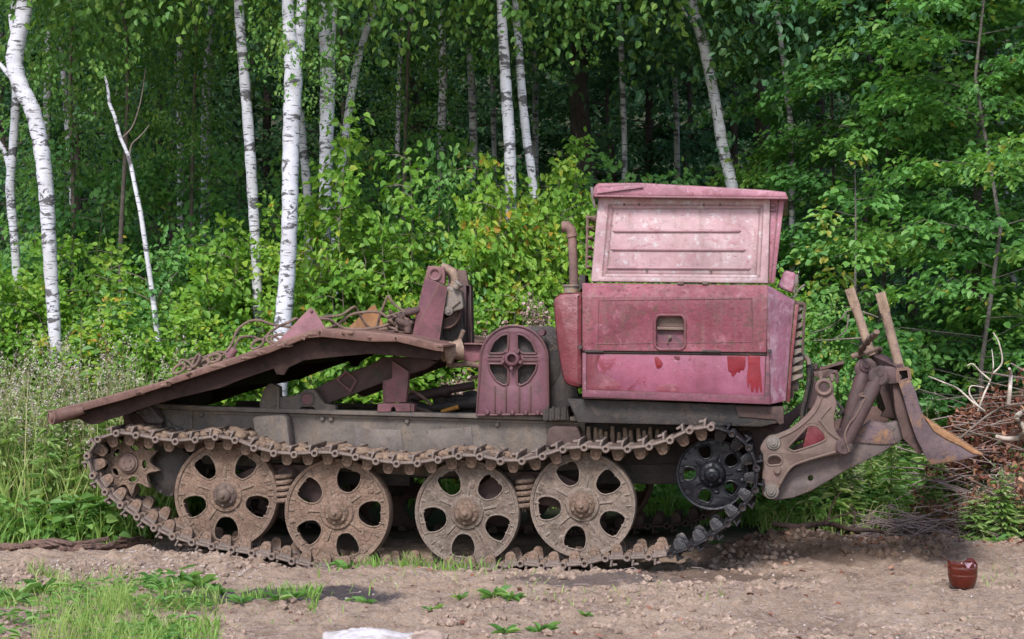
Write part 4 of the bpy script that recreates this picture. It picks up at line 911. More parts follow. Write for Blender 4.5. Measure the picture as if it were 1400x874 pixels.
for y0, y1, xa, xb in ((203, 203, 230, 646), (262, 264, 222, 662), (322, 324, 210, 678)): b.tube([P(*Z3(xa, y0), KU + .017), P(*Z3(xa + 8, y0), KU + .014), P(*Z3(xb - 8, y1), KU + .014), P(*Z3(xb, y1), KU + .017)], [.004, .011, .011, .004], 8)
b.build('pressed_rib', M['palerib'], door)
b = MB()
for x, y in ((268, 118), (316, 118), (525, 118), (578, 118), (340, 327), (548, 330)): bolt(b, *Z3(x, y), KU + .002, .009, .005)
for x in (440, 520): prof(b, zz(Z3, (x, 366), (x + 20, 366), (x + 20, 376), (x, 376)), KU - .01, KU + .01, bev=.003)
b.build('rivet', M['bracket'], door)
b = MB(); prof(b, zz(Z3, (166, 92), (170, 60), (184, 48), (320, 47), (560, 60), (735, 71), (790, 77), (798, 98), (786, 100), (738, 98), (400, 95)), .10, CF + .02, bev=.012)
slab(b, [P(*Z3(176, 62), .09), P(*Z3(320, 50), .09), P(*Z3(330, 62), .085), P(*Z3(180, 82), .085)], .01)
prof(b, zz(Z3, (172, 86), (400, 90), (796, 94), (798, 100), (400, 96), (170, 92)), .088, .12, bev=.003)
roof = b.build('cab_roof', M['roofp'], cabc)
b = MB(); prof(b, zz(Z3, (740, 98), (786, 100), (754, 372), (734, 372)), KU + .02, KU + .06, bev=.006)
prof(b, zz(Z3, (768, 100), (786, 100), (754, 372), (742, 372)), KU + .01, KU + .03, bev=.004)
for y in (118, 132): prof(b, zz(Z3, (741, y), (756, y), (756, y + 6), (741, y + 6)), KU, KU + .03, bev=.002)
b.build('front_pillar', M['roofp'], cabc)
b = MB(); b.hull([P(*Z3(742, 104), .3), P(*Z3(776, 106), .3), P(*Z3(738, 366), .3), P(*Z3(748, 366), .3), P(*Z3(742, 104), CF - .3), P(*Z3(776, 106), CF - .3), P(*Z3(738, 366), CF - .3), P(*Z3(748, 366), CF - .3)]); b.build('windscreen', M['glass'], cabc)
b = MB(); prof(b, zz(Z3, (740, 98), (786, 100), (754, 372), (734, 372)), CF - .1, CF - .04, bev=.006); b.build('front_pillar', M['roofp'], cabc)
b = MB()
for y in range(158, 350, 32): q0 = P(*Z3(172 - (y - 158) * .08, y), .25); q1 = P(*Z3(146, y + 2), .25); b.tube([q0, q1], .008, 6); b.tube([q1, q1 + Vector((0, .5, 0))], .008, 6)
b.tube([P(*Z3(150, 150), .25), P(*Z3(146, 325), .25)], .008, 6); b.tube([P(*Z3(170, 160), .22), P(*Z3(196, 164), .2)], .016, 8); b.build('rear_window_guard', M['pipe'], cabc)
b = MB(); prof(b, zz(Z3, (159, 60), (168, 62), (176, 128), (170, 130), (160, 90)), .13, .16, bev=.003); b.build('roof_edge_strip', M['bare'], cabc)
# front corner of the hood, grille, headlight
fr = [(732, 378, CC + .05), (731, 419, CC), (738, 606, CC + .01), (736, 764, CC + .03)]
ed = [(820, 428, .30), (818, 440, .30), (800, 620, .27), (790, 752, .25)]
b = MB(); pts = [P(*Z3(x, y), c) for x, y, c in fr] + [P(*Z3(x, y), c) for x, y, c in ed]
for i in range(3):
    slab(b, [pts[i], pts[i + 4], pts[i + 5], pts[i + 1]], .02)
slab(b, [pts[0], pts[4], P(*Z3(820, 428), CF - .3), P(*Z3(732, 378), CF - .1)], .02)
b.hull([P(*Z3(x, y), c + .02) for x, y, c in fr] + [P(*Z3(x, y), c + .02) for x, y, c in ed] + [P(*Z3(732, 380), CF - .08), P(*Z3(736, 764), CF - .08), P(*Z3(818, 432), CF - .3), P(*Z3(790, 752), CF - .3)])
nose = b.build('nose_panel', M['nose'], sk); tag(nose, label='dusty pink tapered nose panel at the front corner')
b = MB(); prof(b, zz(Z3, (820, 440), (833, 440), (812, 620), (803, 760), (790, 752), (803, 620)), .27, .31, bev=.005); b.build('nose_edge', M['tank'], nose)
b = MB()
for k in range(9):
    y = 440 + k * 28; x0 = 828 - (y - 440) * .10; x1 = 853 - k * 1.0
    q0 = P(*Z3(x0, y + 6), .33); q1 = P(*Z3(x1, y), .33); q2 = P(*Z3(x1 - 2, y + 10), .33); q3 = P(*Z3(x0 + 2, y + 26), .33)
    v = []
    for c in (.33, CF - .33): v += [Vector((q.x, c, q.z)) for q in (q0, q1, q2, q3)]
    b.hull(v)
gr = b.build('radiator_louvre', M['grey'], sk)
b = MB(); prof(b, zz(Z3, (847, 440), (856, 442), (848, 600), (840, 600)), .31, .34, bev=.003); prof(b, zz(Z3, (818, 426), (852, 434), (856, 444), (820, 440)), .31, .34, bev=.003); b.hull([P(*Z3(822, 440), .36), P(*Z3(846, 442), .36), P(*Z3(800, 745), .36), P(*Z3(815, 745), .36), P(*Z3(822, 440), CF - .36), P(*Z3(846, 442), CF - .36), P(*Z3(800, 745), CF - .36), P(*Z3(815, 745), CF - .36)])
b.build('radiator_frame', M['darkrust'], gr)
def headlight(c, flip=False):
    b = MB(); z = lambda x, y: P(*Zh(x, y), c)
    prof(b, zz(Zh, (102, 132), (135, 52), (150, 42), (205, 56), (212, 70), (190, 180), (112, 146)), c, c + .16, bev=.012, r=.012)
    h = b.build('headlight', M['nose'], sk)
    b = MB(); prof(b, zz(Zh, (207, 62), (224, 68), (228, 110), (205, 178), (192, 180)), c - .004, c + .165, bev=.006); b.build('headlight_rim', M['bare'], h)
    b = MB(); b.tube([P(*Zh(225, 75), c + .08), P(*Zh(227, 75), c + .08)], .06, 20); b.build('headlight_lens', M['glass'], h)
    b = MB(); prof(b, zz(Zh, (190, 205), (215, 170), (225, 140), (228, 160), (205, 208)), c + .01, c + .05, bev=.004); b.tube([P(*Zh(218, 165), c + .03), P(*Zh(265, 128), c + .03)], .008, 8); b.build('headlight_bracket', M['bare'], h)
headlight(.34); headlight(CF - .5)

# ---- hoses and lever in front of the nose
b = MB(); b.tube(smooth_path([P(*Zh(x, y), .42) for x, y in ((228, 660), (232, 620), (240, 575), (258, 556), (280, 575), (288, 605))], 6), [.022] * 18 + [.016] * 13, 12)
b.tube([P(*Zh(185, 665), .42), P(*Zh(240, 665), .42)], .028, 14); b.tube([P(*Zh(172, 735), .42), P(*Zh(228, 742), .42)], .03, 14); b.tube([P(*Zh(232, 660), .42), P(*Zh(225, 690), .42)], .03, 12)
for x in (195, 212): b.tube([P(*Zh(x, 650), .42), P(*Zh(x - 5, 760), .42)], .018, 8)
b.build('oil_pipe', M['grey'], sk)
b = MB(); b.tube(smooth_path([P(*Zh(x, y), .44) for x, y in ((282, 590), (290, 680), (275, 770), (250, 880), (245, 930))], 6), .016, 10); b.build('hose', M['dark'], sk); b = MB(); b.tube(smooth_path([P(*Zh(x, y), .47) for x, y in ((296, 590), (306, 680), (292, 780), (270, 870), (265, 930))], 6), .013, 10); b.build('hose', M['dark'], sk)
b = MB(); prof(b, zz(Z4, (262, 650), (286, 552), (318, 545), (352, 560), (356, 640), (340, 655)), .5, .7, bev=.006); b.build('red_guard', M['tank'], sk)

# ================================================================ blade and its arms
KB = .06
def bracket(c, mat, mir=False):
    b = MB()
    H1 = rnd(pl(zz(Z4, (206, 636), (240, 600), (288, 550), (318, 552), (348, 582), (356, 604), (320, 622), (232, 650)), c), .02)
    H2 = rnd(pl(zz(Z4, (128, 690), (140, 664), (172, 660), (192, 678), (186, 698), (142, 702)), c), .02)
    H3 = [(lambda q: (q.x, q.z))(P(*Z4(346 + 17 * math.cos(t), 409 + 17 * math.sin(t)), c)) for t in np.linspace(0, 2 * math.pi, 18, False)]
    out = pl(zz(Z4, (112, 800), (118, 660), (104, 640), (118, 610), (140, 588), (165, 586), (215, 566), (262, 530), (300, 490), (318, 452), (320, 410), (328, 385), (346, 374), (366, 380), (380, 400), (384, 440), (396, 470),
                   (384, 510), (384, 560), (404, 596), (432, 606), (440, 632), (430, 652), (400, 660), (330, 670), (250, 690), (206, 730), (180, 782), (168, 815), (140, 828), (118, 815)), c)
    extr(b, rnd(out, .03), c, c + .07, [H1, H2, H3], .012)
    for h in (H1, H2): b.tube([(x, c + .004, z) for x, z in h + h[:2]], .008, 6, False)
    rib = zz(Z4, (170, 600), (230, 572), (285, 530), (320, 488), (340, 440)); b.tube(smooth_path([P(x, y, c) for x, y in rib], 5), .008, 6)
    rib = zz(Z4, (330, 530), (360, 570), (396, 600)); b.tube(smooth_path([P(x, y, c) for x, y in rib], 5), .010, 6); rib = zz(Z4, (326, 535), (352, 500), (372, 480)); b.tube(smooth_path([P(x, y, c) for x, y in rib], 5), .008, 6)
    rib = zz(Z4, (180, 770), (215, 715), (260, 688), (390, 650)); b.tube(smooth_path([P(x, y, c) for x, y in rib], 5), .009, 6)
    q = P(*Z4(346, 409), c); b.lathe([(.036, c + .05), (.036, c - .018), (.045, c - .022), (.056, c - .012), (.058, c + .01)], q.x, q.z, 24)
    q = P(*Z4(346, 374), c); b.box((q.x - .02, c + .03, q.z + .015), (.03, .05, .06), None, .008); b.box((q.x + .05, c + .03, q.z + .0), (.03, .05, .05), None, .008)
    if mir: b = mirror(b)
    o = b.build('lever_bracket', mat, sk)
    if not mir:
        for nm, pts in (('pivot_pin', ((157, 615, .042), (148, 796, .048), (416, 633, .042))),):
            for x, y, r in pts:
                p = MB(); q = P(*Z4(x, y), c); p.lathe([(.0001, c - .035), (r * .3, c - .035), (r * .35, c - .026), (r * .62, c - .026), (r * .66, c - .02), (r * .7, c - .012), (r, c - .012), (r * 1.05, c - .004), (r * 1.05, c + .02)], q.x, q.z, 22); p.build(nm, M['grey'], o)
        p = MB(); q = P(*Z4(171, 718), c); p.lathe([(.0001, c - .02), (.02, c - .02), (.024, c + .01)], q.x, q.z, 16); p.build('bolt', M['bracket'], o)
    return o
bracket(KB, M['bracket']); bracket(KB, M['darkred'], True)
b = MB(); prof(b, zz(Z4, (116, 812), (128, 775), (180, 752), (250, 696), (330, 650), (430, 600), (520, 535), (560, 548), (634, 530), (650, 545), (648, 598), (560, 655), (430, 718), (300, 795), (230, 822), (160, 832)), KB + .08, KB + .20, [zz(Z4, (286, 742), (300, 738), (306, 750), (298, 760), (286, 756))], bev=.012, r=.012, hr=.008)
slab(b, [P(*Z4(470, 615), KB + .074), P(*Z4(548, 534), KB + .074), P(*Z4(612, 560), KB + .074), P(*Z4(560, 618), KB + .074)], .01)
ar = b.build('push_arm', M['arm'], sk)
b = MB(); prof(b, zz(Z4, (440, 612), (520, 528), (562, 546), (600, 575), (612, 618), (560, 622)), KB + .068, KB + .076, bev=.002); b.build('arm_patch', M['blade'], ar)
m2 = MB(); prof(m2, zz(Z4, (116, 812), (180, 752), (330, 650), (520, 535), (634, 530), (648, 598), (430, 718), (230, 822), (160, 832)), KB + .08, KB + .2, bev=.012, r=.012); mirror(m2).build('push_arm', M['darkrust'], sk)
# blade: curved plate across the machine with end cheeks
back = zz(Z4, (622, 388), (640, 440), (662, 520), (690, 600), (718, 655), (744, 698)); front = zz(Z4, (938, 661), (905, 655), (860, 630), (800, 602), (755, 572), (724, 530), (704, 480), (690, 430), (668, 380))
b = MB(); prof(b, back + [Z4(790, 692), Z4(860, 682)] + front, KB - .03, KB - .005, bev=.006); bl_ = b.build('blade_cheek', M['blade'], sk); 
m2 = MB(); prof(m2, back + [Z4(790, 692), Z4(860, 682)] + front, KB - .03, KB - .005, bev=.006); mirror(m2).build('blade_cheek', M['blade'], sk)
fr2 = pl([Z4(x, y) for x, y in ((668, 380), (690, 430), (704, 480), (724, 530), (755, 570), (800, 598), (860, 626), (905, 650), (944, 660))], KB)
th = [(x - .02, z - .012) for x, z in fr2]
b = MB(); extr(b, fr2 + th[::-1], KB - .004, WID - KB + .004, bev=.004); b.build('blade_face', M['blade'], sk)
b = MB(); e2 = pl([Z4(x, y) for x, y in ((722, 524), (735, 528), (775, 556), (826, 586), (862, 612), (905, 640), (940, 656), (938, 664), (900, 656), (858, 630), (800, 602), (756, 574))], KB - .034)
extr(b, rnd(e2, .01), KB - .038, WID - KB + .038, bev=.005); b.build('cutting_edge', M['edge'], sk)
b = MB(); prof(b, zz(Z4, (600, 395), (628, 390), (668, 540), (716, 655), (700, 660), (640, 600), (612, 500)), KB + .03, .5, bev=.008); prof(b, zz(Z4, (545, 400), (600, 390), (632, 500), (636, 530), (560, 520), (575, 490)), .45, .6, bev=.008)
b.build('blade_back_box', M['darkrust'], sk)
b = MB(); prof(b, zz(Z4, (556, 388), (600, 402), (640, 530), (628, 560), (572, 510)), .62, 1.5, bev=.01); b.build('blade_back_box', M['dark'], sk)
# head with the two splined bars
b = MB()
slab(b, [P(*Z4(512, 284), .50), P(*Z4(612, 330), KB), P(*Z4(640, 322), KB), P(*Z4(550, 276), .50)], .02)
prof(b, zz(Z4, (536, 352), (548, 336), (572, 328), (612, 334), (640, 372), (622, 394), (590, 398), (560, 384), (540, 372)), KB - .01, KB + .05, bev=.01, r=.015)
prof(b, zz(Z4, (486, 325), (500, 308), (520, 300), (545, 320), (540, 350), (515, 360), (492, 345)), .36, .45, bev=.01, r=.02)
slab(b, [P(*Z4(515, 282), .5), P(*Z4(612, 332), KB), P(*Z4(616, 372), KB), P(*Z4(535, 330), .48)], .02)
q = P(*Z4(555, 354), KB - .01); b.lathe([(.0001, KB - .04), (.02, KB - .04), (.024, KB - .03), (.044, KB - .025), (.046, KB)], q.x, q.z, 20)
q = P(*Z4(504, 325), .36); b.lathe([(.0001, .33), (.02, .33), (.024, .34), (.044, .345), (.046, .37)], q.x, q.z, 20)
head = b.build('blade_head', M['darkred'], sk)
b = MB()
so_ = zz(Z4, (618, 342), (662, 338), (668, 378), (622, 390)); sq = [P(x, y, KB - .02) for x, y in so_]
prof(b, so_, KB - .02, KB - .008, [zz(Z4, (626, 348), (656, 345), (660, 374), (630, 382))], bev=.003)
for i in range(4):
    j = (i + 1) % 4; v = [sq[i], sq[j], sq[j] + Vector((0, .16, 0)), sq[i] + Vector((0, .16, 0))]; slab(b, v, .008)
b.build('bar_socket', M['rust'], head)
b = MB(); prof(b, zz(Z4, (622, 344), (662, 340), (666, 376), (624, 386)), KB + .06, KB + .08, bev=.002); b.build('socket_shade', M['dark'], head)
def bar(a, e, c, r):
    A = P(*Z4(*a), c); E_ = P(*Z4(*e), c); d = (E_ - A).normalized(); L_ = (E_ - A).length; b = MB()
    b.tube([A, A + d * (L_ - .125), A + d * (L_ - .12)], [r, r * .98, r * .9], 20)
    n = 20; v = []; f = []; sx = d.orthogonal().normalized(); sy = d.cross(sx)
    for j, l in enumerate((L_ - .13, L_ - .005, L_)):
        for k in range(2 * n):
            t = math.pi * k / n; rr = r * (1.06 if k % 2 else .9) * (.93 if j == 2 else 1); v.append(A + d * l + (sx * math.cos(t) + sy * math.sin(t)) * rr)
    for j in range(2):
        for k in range(2 * n): q = (k + 1) % (2 * n); f.append((j * 2 * n + k, j * 2 * n + q, (j + 1) * 2 * n + q, (j + 1) * 2 * n + k))
    f.append(tuple(range(4 * n, 6 * n))); b.add(v, f); return b.build('splined_bar', M['tan'], sk, 25)
bar((630, 345), (555, 55), KB + .06, .030); bar((524, 290), (440, 40), .48, .030)
# lifting links
def tubelink(a, e, c, r, mat):
    A = P(*Z4(*a), c); E_ = P(*Z4(*e), c); b = MB(); b.tube([A, A.lerp(E_, .08), A.lerp(E_, .14), A.lerp(E_, .9), E_], [r * .9, r * .95, r * 1.1, r, r * .8], 20)
    for q, rr in ((A, r * 1.5), (E_, r * 1.25)): b.lathe([(.0001, c - .035), (rr * .8, c - .035), (rr, c - .025), (rr, c + .025), (rr * .8, c + .035)], q.x, q.z, 20)
    return b.build('lift_link', mat, sk)
tubelink((549, 368), (420, 630), KB + .0, .043, M['darkred']); tubelink((500, 340), (420, 590), .40, .047, M['darkred'])
tubelink((549, 368), (420, 630), WID - .12, .043, M['dark'])  # far link coloured dark to hold the shade behind the near one
b = MB(); b.tube(smooth_path([P(*Z4(x, y), KB - .045) for x, y in ((492, 430), (478, 440), (500, 445), (488, 470), (462, 520), (440, 545), (424, 590), (440, 650))], 6), .0055, 8); b.build('wire', M['rope'], sk)
b = MB(); slab(b, [P(*Z4(305, 356), .55), P(*Z4(330, 345), .3), P(*Z4(420, 320), .3), P(*Z4(402, 352), .55)], .02); b.build('hook_plate', M['darkrust'], sk); b = MB(); prof(b, zz(Z4, (306, 352), (360, 340), (400, 346), (380, 364), (310, 372)), .3, .5, bev=.006)
b.tube(smooth_path([P(*Z4(x, y), .1) for x, y in ((358, 372), (370, 358), (388, 352), (396, 372), (392, 392))], 5), .012, 8); b.build('hook', M['darkrust'], sk)
b = MB(); b.tube(smooth_path([P(*Z4(x, y), .35) for x, y in ((385, 460), (402, 475), (415, 495), (405, 510))], 5), .012, 8); b.build('hose', M['dark'], sk)
b = MB()
for k in range(2):
    pts = [P(*Zh(585 + 25 * t + k * 6, 560 - 60 * t ** .6 + 10 * math.sin(t * 7 + k)), .42 - .15 * t) for t in np.linspace(0, 4.2, 14)]
    b.tube(pts, .016, 8)
q = P(*Z4(528, 268), .44)
b.tube([q + Vector((.05 * math.cos(t), -.04 * math.sin(t), .01 * math.sin(2 * t))) for t in np.linspace(0, 6.3, 18)], .014, 8); b.tube([q + Vector((-.14, -.06, -.045)), q + Vector((-.05, -.05, -.02)), q + Vector((.03, -.04, .01))], [.018, .02, .014], 8)
b.build('strap', M['rope'], sk)
tag([o for o in sk.children if o.name.startswith('lever_bracket')][0], label='near lever bracket of dusty brown red cast iron')

# ================================================================ loose gear lying on the log plate
def above(pts, c): return [P(x, y, c) for x, y in pts]
def cable(name, label, pts, c0, c1, r=.0062):
    n = len(pts); path = [P(*Zc(*p), c0 + (c1 - c0) * i / (n - 1)) for i, p in enumerate(pts)]; path = smooth_path(path, 8)
    base = MT @ path[0]; o = rope_mb(path, r * 1.5, 3, 26)
    o.v = [tuple((MT @ Vector(p)) - base) for p in o.v]; ob = o.build(name, M['rope']); ob.location = base
    tag(ob, label, 'cable', 'steel cables lying on the log plate'); return ob
cable('steel_cable', 'long rusty cable arching highest over the lower left of the log plate', [(130, 355), (200, 325), (262, 318), (300, 270), (330, 200), (390, 155), (450, 150), (520, 172), (600, 182), (625, 185)], .25, .55)
cable('steel_cable', 'rusty cable running low along the left plate behind the chain', [(150, 372), (230, 345), (300, 310), (340, 245), (400, 235), (450, 250), (480, 262)], .15, .4)
cable('steel_cable', 'rusty cable end curving up to the left of the near red fin', [(410, 275), (425, 255), (460, 250), (480, 235), (500, 215), (550, 180), (600, 160), (640, 138), (655, 150)], .12, .3)
cable('steel_cable', 'rusty cable humped between the near red fin and the tower', [(755, 135), (800, 130), (880, 120), (940, 82), (960, 85), (985, 130), (1020, 180), (1060, 200), (1140, 190)], .3, .7)
cable('steel_cable', 'rusty cable drooping from the near red fin along the flat top', [(770, 140), (820, 145), (850, 165), (900, 190), (990, 195), (1080, 185), (1150, 165), (1200, 180)], .2, .4)
cable('steel_cable', 'rusty cable curled upright beside the far orange fin', [(1070, 200), (1085, 130), (1110, 60), (1132, 20), (1145, 40), (1170, 70), (1210, 95), (1270, 100)], .5, .42)
cable('steel_cable', 'rusty cable bowed across the front of the far orange fin', [(800, 190), (860, 170), (930, 120), (1000, 105), (1080, 105), (1130, 135), (1170, 155), (1230, 110)], .45, .4)
# tangle of chokers against the tower
tg = empty('choker_tangle', MT @ P(*Zc(1200, 225), .42)); tag(tg, 'tangled bundle of rusty choker chains heaped against the foot of the tower', 'chokers')
rg = random.Random(12); org = tg.location
b = MB()
for k in range(9):
    pts = [P(*Zc(1190 + rg.uniform(-70, 70), 165 + rg.uniform(-70, 55)), .3 + rg.uniform(0, .25)) for _ in range(6)]
    b.tube(smooth_path(pts, 8), .010, 6)
b.v = [tuple((MT @ Vector(p)) - org) for p in b.v]; b.build('choker_rope', M['rope'], tg)
b = MB()
for k in range(8):
    q = P(*Zc(1195 + rg.uniform(-10, 70), 100 + rg.uniform(0, 90)), .3 + rg.uniform(0, .1)); d = Vector((rg.uniform(-1, 1), rg.uniform(-.3, .3), rg.uniform(-1, 1))).normalized() * .055
    b.tube([q - d, q - d * .6, q + d * .6, q + d], [.016, .027, .024, .012], 10)
b.v = [tuple((MT @ Vector(p)) - org) for p in b.v]; b.build('choker_hook', M['darkrust'], tg)
# chain and hooks at the lower left
ch = empty('rusty_chain', MT @ P(*Zc(90, 380), .1)); tag(ch, 'short rusty chain with open hook links on the lower left of the log plate', 'chain')
org = ch.location
cl_ = [(20, 405, 30), (55, 385, -30), (85, 375, 20), (110, 362, 60), (140, 365, -20), (170, 358, 20), (205, 350, 15), (240, 338, -10), (110, 390, 0), (150, 380, 30), (435, 275, 30), (520, 255, -20), (545, 245, 10)]
for k, (x, y, a) in enumerate(cl_):
    b = MB(); q = P(*Zc(x, y), .08 + .03 * (k % 3)); a = R(a); pts = []
    for t in np.linspace(0, 2 * math.pi, 20):
        u = .048 * math.cos(t); v = .026 * math.sin(t); pts.append(q + Vector((u * math.cos(a) - v * math.sin(a) * .6, v * (.5 if k % 2 else .1) , u * math.sin(a) + v * math.cos(a))))
    b.tube(pts, .0095, 7, False); b.v = [tuple((MT @ Vector(p)) - org) for p in b.v]; b.build('chain_link', M['rope'], ch)
b = MB(); q = P(*Zc(298, 325), .1); b.tube([q - Vector((.02, 0, .03)), q + Vector((.025, 0, .03))], [.03, .026], 12); b.v = [tuple((MT @ Vector(p)) - org) for p in b.v]; b.build('cable_clamp', M['redrust'], ch)
# ================================================================ plants: generators
class Leaves:
    def __init__(self): self.P = []; self.D = []; self.N = []; self.S = []; self.T = []
    def add(self, P_, D, N, S_, T=None):
        self.P.append(P_); self.D.append(D); self.N.append(N); self.S.append(S_); self.T.append(rng.random(len(P_)) if T is None else T)
    def mesh(self, name, **k):
        c = np.concatenate
        return leaf_mesh(name, c(self.P), c(self.D), c(self.N), c(self.S), tint=c(self.T), **k)
def spray(L, st, d, length, n, width, size, droop=.25, up=(0, -.4, 1), tilt=.5, tbase=None, thick=.05):
    """n leaves set left and right along one twig"""
    st = np.array(st, float); d = np.array(d, float); d /= np.linalg.norm(d)
    upv = np.array(up, float); sd = np.cross(d, upv); sd /= max(np.linalg.norm(sd), 1e-6)
    t = rng.random(n) ** .8; u = rng.uniform(-1, 1, n); w_ = width * (1 - .75 * t) * (.35 + t).clip(0, 1)
    p = st + d * (t * length)[:, None] + sd * (u * w_)[:, None]
    p[:, 2] -= droop * length * t ** 2 + droop * np.abs(u) * w_ * .5; p += rng.normal(0, thick, (n, 3))
    D = d * (.5 + .5 * rng.random((n, 1))) + sd * (np.sign(u) * (.5 + rng.random(n)))[:, None] + rng.normal(0, .3, (n, 3)); D[:, 2] -= .25 + droop
    N = np.tile(upv, (n, 1)) + rng.normal(0, tilt, (n, 3))
    tb = rng.random() if tbase is None else tbase
    T = np.clip(.6 * tb + .4 * rng.random(n), 0, .95); T = np.where(rng.random(n) < .012, 1.0, T)
    L.add(p, D, N, size * rng.uniform(.6, 1.15, n), T)
def stem_path(base, top, wob, n=6):
    base = np.array(base, float); top = np.array(top, float); out = []
    off = rng.normal(0, wob, (n, 3)); 
    for i in range(n):
        t = i / (n - 1); q = base * (1 - t) + top * t; k = math.sin(math.pi * t); out.append(q + off[i] * k * .6)
    return out
def along(path, t):
    x = t * (len(path) - 1); i = min(int(x), len(path) - 2); return path[i] * (1 - (x - i)) + path[i + 1] * (x - i)

def gen_bush(name, H, Rd, nst, ntw, nlf, lsize, lo=.1, tilt=.55, droop=.25, mat='hazel', stem='twig', stemr=.009, upright=.45, lean=.6):
    L = Leaves(); mb = MB()
    for s in range(nst):
        a = rng.random() * 6.283; r = Rd * rng.random() ** .5; h = H * rng.uniform(.55, 1.0) * (1 - .25 * (r / Rd) ** 2)
        base = (r * .35 * math.cos(a), r * .35 * math.sin(a), 0); top = (r * lean * math.cos(a) + rng.normal(0, .05), r * lean * math.sin(a), h)
        pth = stem_path(base, top, .08 * H / 2)
        mb.tube(pth, list(np.linspace(stemr, stemr * .25, len(pth))), 5)
        for k in range(ntw):
            t = lo + (1 - lo) * (k + rng.random()) / ntw; st = along(pth, t); az_ = rng.random() * 6.283
            ln = Rd * rng.uniform(.35, .75) * (1.15 - .6 * t); d = np.array((math.cos(az_), math.sin(az_), upright * rng.uniform(.2, 1.3)))
            spray(L, st, d, ln, int(nlf * rng.uniform(.6, 1.3)), ln * .28, lsize, droop, tilt=tilt)
            e = st + d / np.linalg.norm(d) * ln * .85; e[2] -= droop * ln * .6
            mb.tube([st, (st + e) / 2 + np.array((0, 0, .02)), e], [stemr * .4, stemr * .3, stemr * .15], 3, False)
        spray(L, along(pth, .9), np.array((rng.normal(0, .3), rng.normal(0, .3), 1.0)), .25 * Rd, nlf // 2, .1 * Rd, lsize, 0, up=(0.3, -1, 0), tilt=.6)
    fo = L.mesh(name + '_foliage'); st = mb_mesh(mb, name + '_stems')
    fo.materials.append(M[mat]); st.materials.append(M[stem]); return fo, st
def mb_mesh(mb, name):
    o = mb.build(name, None); me = o.data; bpy.data.objects.remove(o); return me
def gen_layer_tree(name, H, Rd, z0, nbr, nlf, lsize, mat='linden', droop=.22, tilt=.4, stem='greybark', tr=.07, sub=5, thick=.04, ox=0):
    """young broadleaf tree: a straight trunk with tiers of flat leafy boughs"""
    L = Leaves(); mb = MB(); trunk = MB(); pth = stem_path((0, 0, -.2), (ox, .1, H), .12)
    trunk.tube(pth, list(np.linspace(tr, tr * .2, len(pth))), 9)
    for k in range(nbr):
        z = z0 + (H - z0) * (k + rng.random()) / nbr; t = (z + .2) / (H + .2); st = along(pth, min(t, .98)); az_ = k * 2.4 + rng.normal(0, .4)
        ln = Rd * rng.uniform(.6, 1.1) * (1 - .6 * max(0, (z - z0) / (H - z0)) ** 1.6); el_ = rng.uniform(0, .35); tb = rng.random()
        if k % 2 and name.startswith('linden'): spray(L, st, (math.cos(az_ + 2), math.sin(az_ + 2), .2), Rd * .4, nlf, Rd * .2, lsize, droop, tilt=tilt, thick=thick)
        d = np.array((math.cos(az_), math.sin(az_), el_)); d /= np.linalg.norm(d); e = st + d * ln; e[2] -= droop * ln
        md = st + d * ln * .55 + np.array((0, 0, .02 * ln)); mb.tube([st, md, e], [tr * .22, tr * .14, .003], 5, False)
        for j in range(sub):
            u = .25 + .75 * (j + rng.random()) / sub; q = st * (1 - u) ** 2 + 2 * md * u * (1 - u) + e * u * u; sg = 1 if j % 2 else -1
            d2 = d * .8 + np.array((-d[1], d[0], 0)) * sg * rng.uniform(.4, 1.1); l2 = ln * rng.uniform(.3, .5) * (1.1 - .4 * u)
            spray(L, q, d2, l2, nlf, l2 * .4, lsize, droop, tilt=tilt, tbase=np.clip(tb + rng.normal(0, .15), 0, 1), thick=thick)
        spray(L, md, d, ln * .55, nlf, ln * .2, lsize, droop, tilt=tilt, tbase=tb, thick=thick)
    fo = L.mesh(name + '_crown'); st = mb_mesh(mb, name + '_boughs'); tk = mb_mesh(trunk, name + '_trunk')
    fo.materials.append(M[mat]); st.materials.append(M[stem]); tk.materials.append(M[stem]); return fo, st, tk
def gen_clump(name, n, rad, lsize, mat, flat=.75, hang=.35):
    """loose cloud of leaves built from many twigs in an ellipsoid, for crowns"""
    L = Leaves(); k = max(1, n // 16)
    for i in range(k):
        v = rng.normal(0, 1, 3); v /= np.linalg.norm(v); v *= rng.random() ** .45; st = v * np.array((rad, rad, rad * flat))
        d = v * .6 + rng.normal(0, .5, 3); d[2] -= hang
        spray(L, st, d, rad * .38, 16, rad * .14, lsize, hang, tilt=.6)
    me = L.mesh(name); me.materials.append(M[mat]); return me

# ================================================================ the forest edge
BUSH = [gen_bush('bush%d' % i, 2.2, 1.0, 13, 18, 38, (.070, .060, .056, .074)[i], mat=('hazel', 'hazel', 'linden', 'hazel')[i], droop=(.25, .15, .35, .25)[i], tilt=(.6, .7, .5, .6)[i]) for i in range(4)]
TALL = [gen_bush('tallbush%d' % i, 3.0, .75, 8, 20, 30, .078, lo=.15) for i in range(2)]
DARKB = [gen_bush('darkbush%d' % i, 2.4, 1.15, 12, 17, 34, .072, mat='linden', tilt=.45) for i in range(2)]
def bush(name, label, cat, px, Y, top, src, rad=None, group=None, rz=None, base=0.0):
    x = (px - 700) / F * Y; z = float(gh(x, Y)) - .03; H = CAM_H - (top - 437) / F * Y - z
    fo, st = src; h0 = max(v for v in (np.array(fo.vertices[i].co.z) for i in range(0, len(fo.vertices), 7)))
    r = empty(name, (x, Y, z), rng.uniform(-.7, .7) if rz is None else rz); sz = H / h0; sx = rad if rad else sz
    r.scale = (sx, sx, sz); tag(r, label, cat, group)
    link('foliage', fo, None, r); link('stems', st, None, r); return r
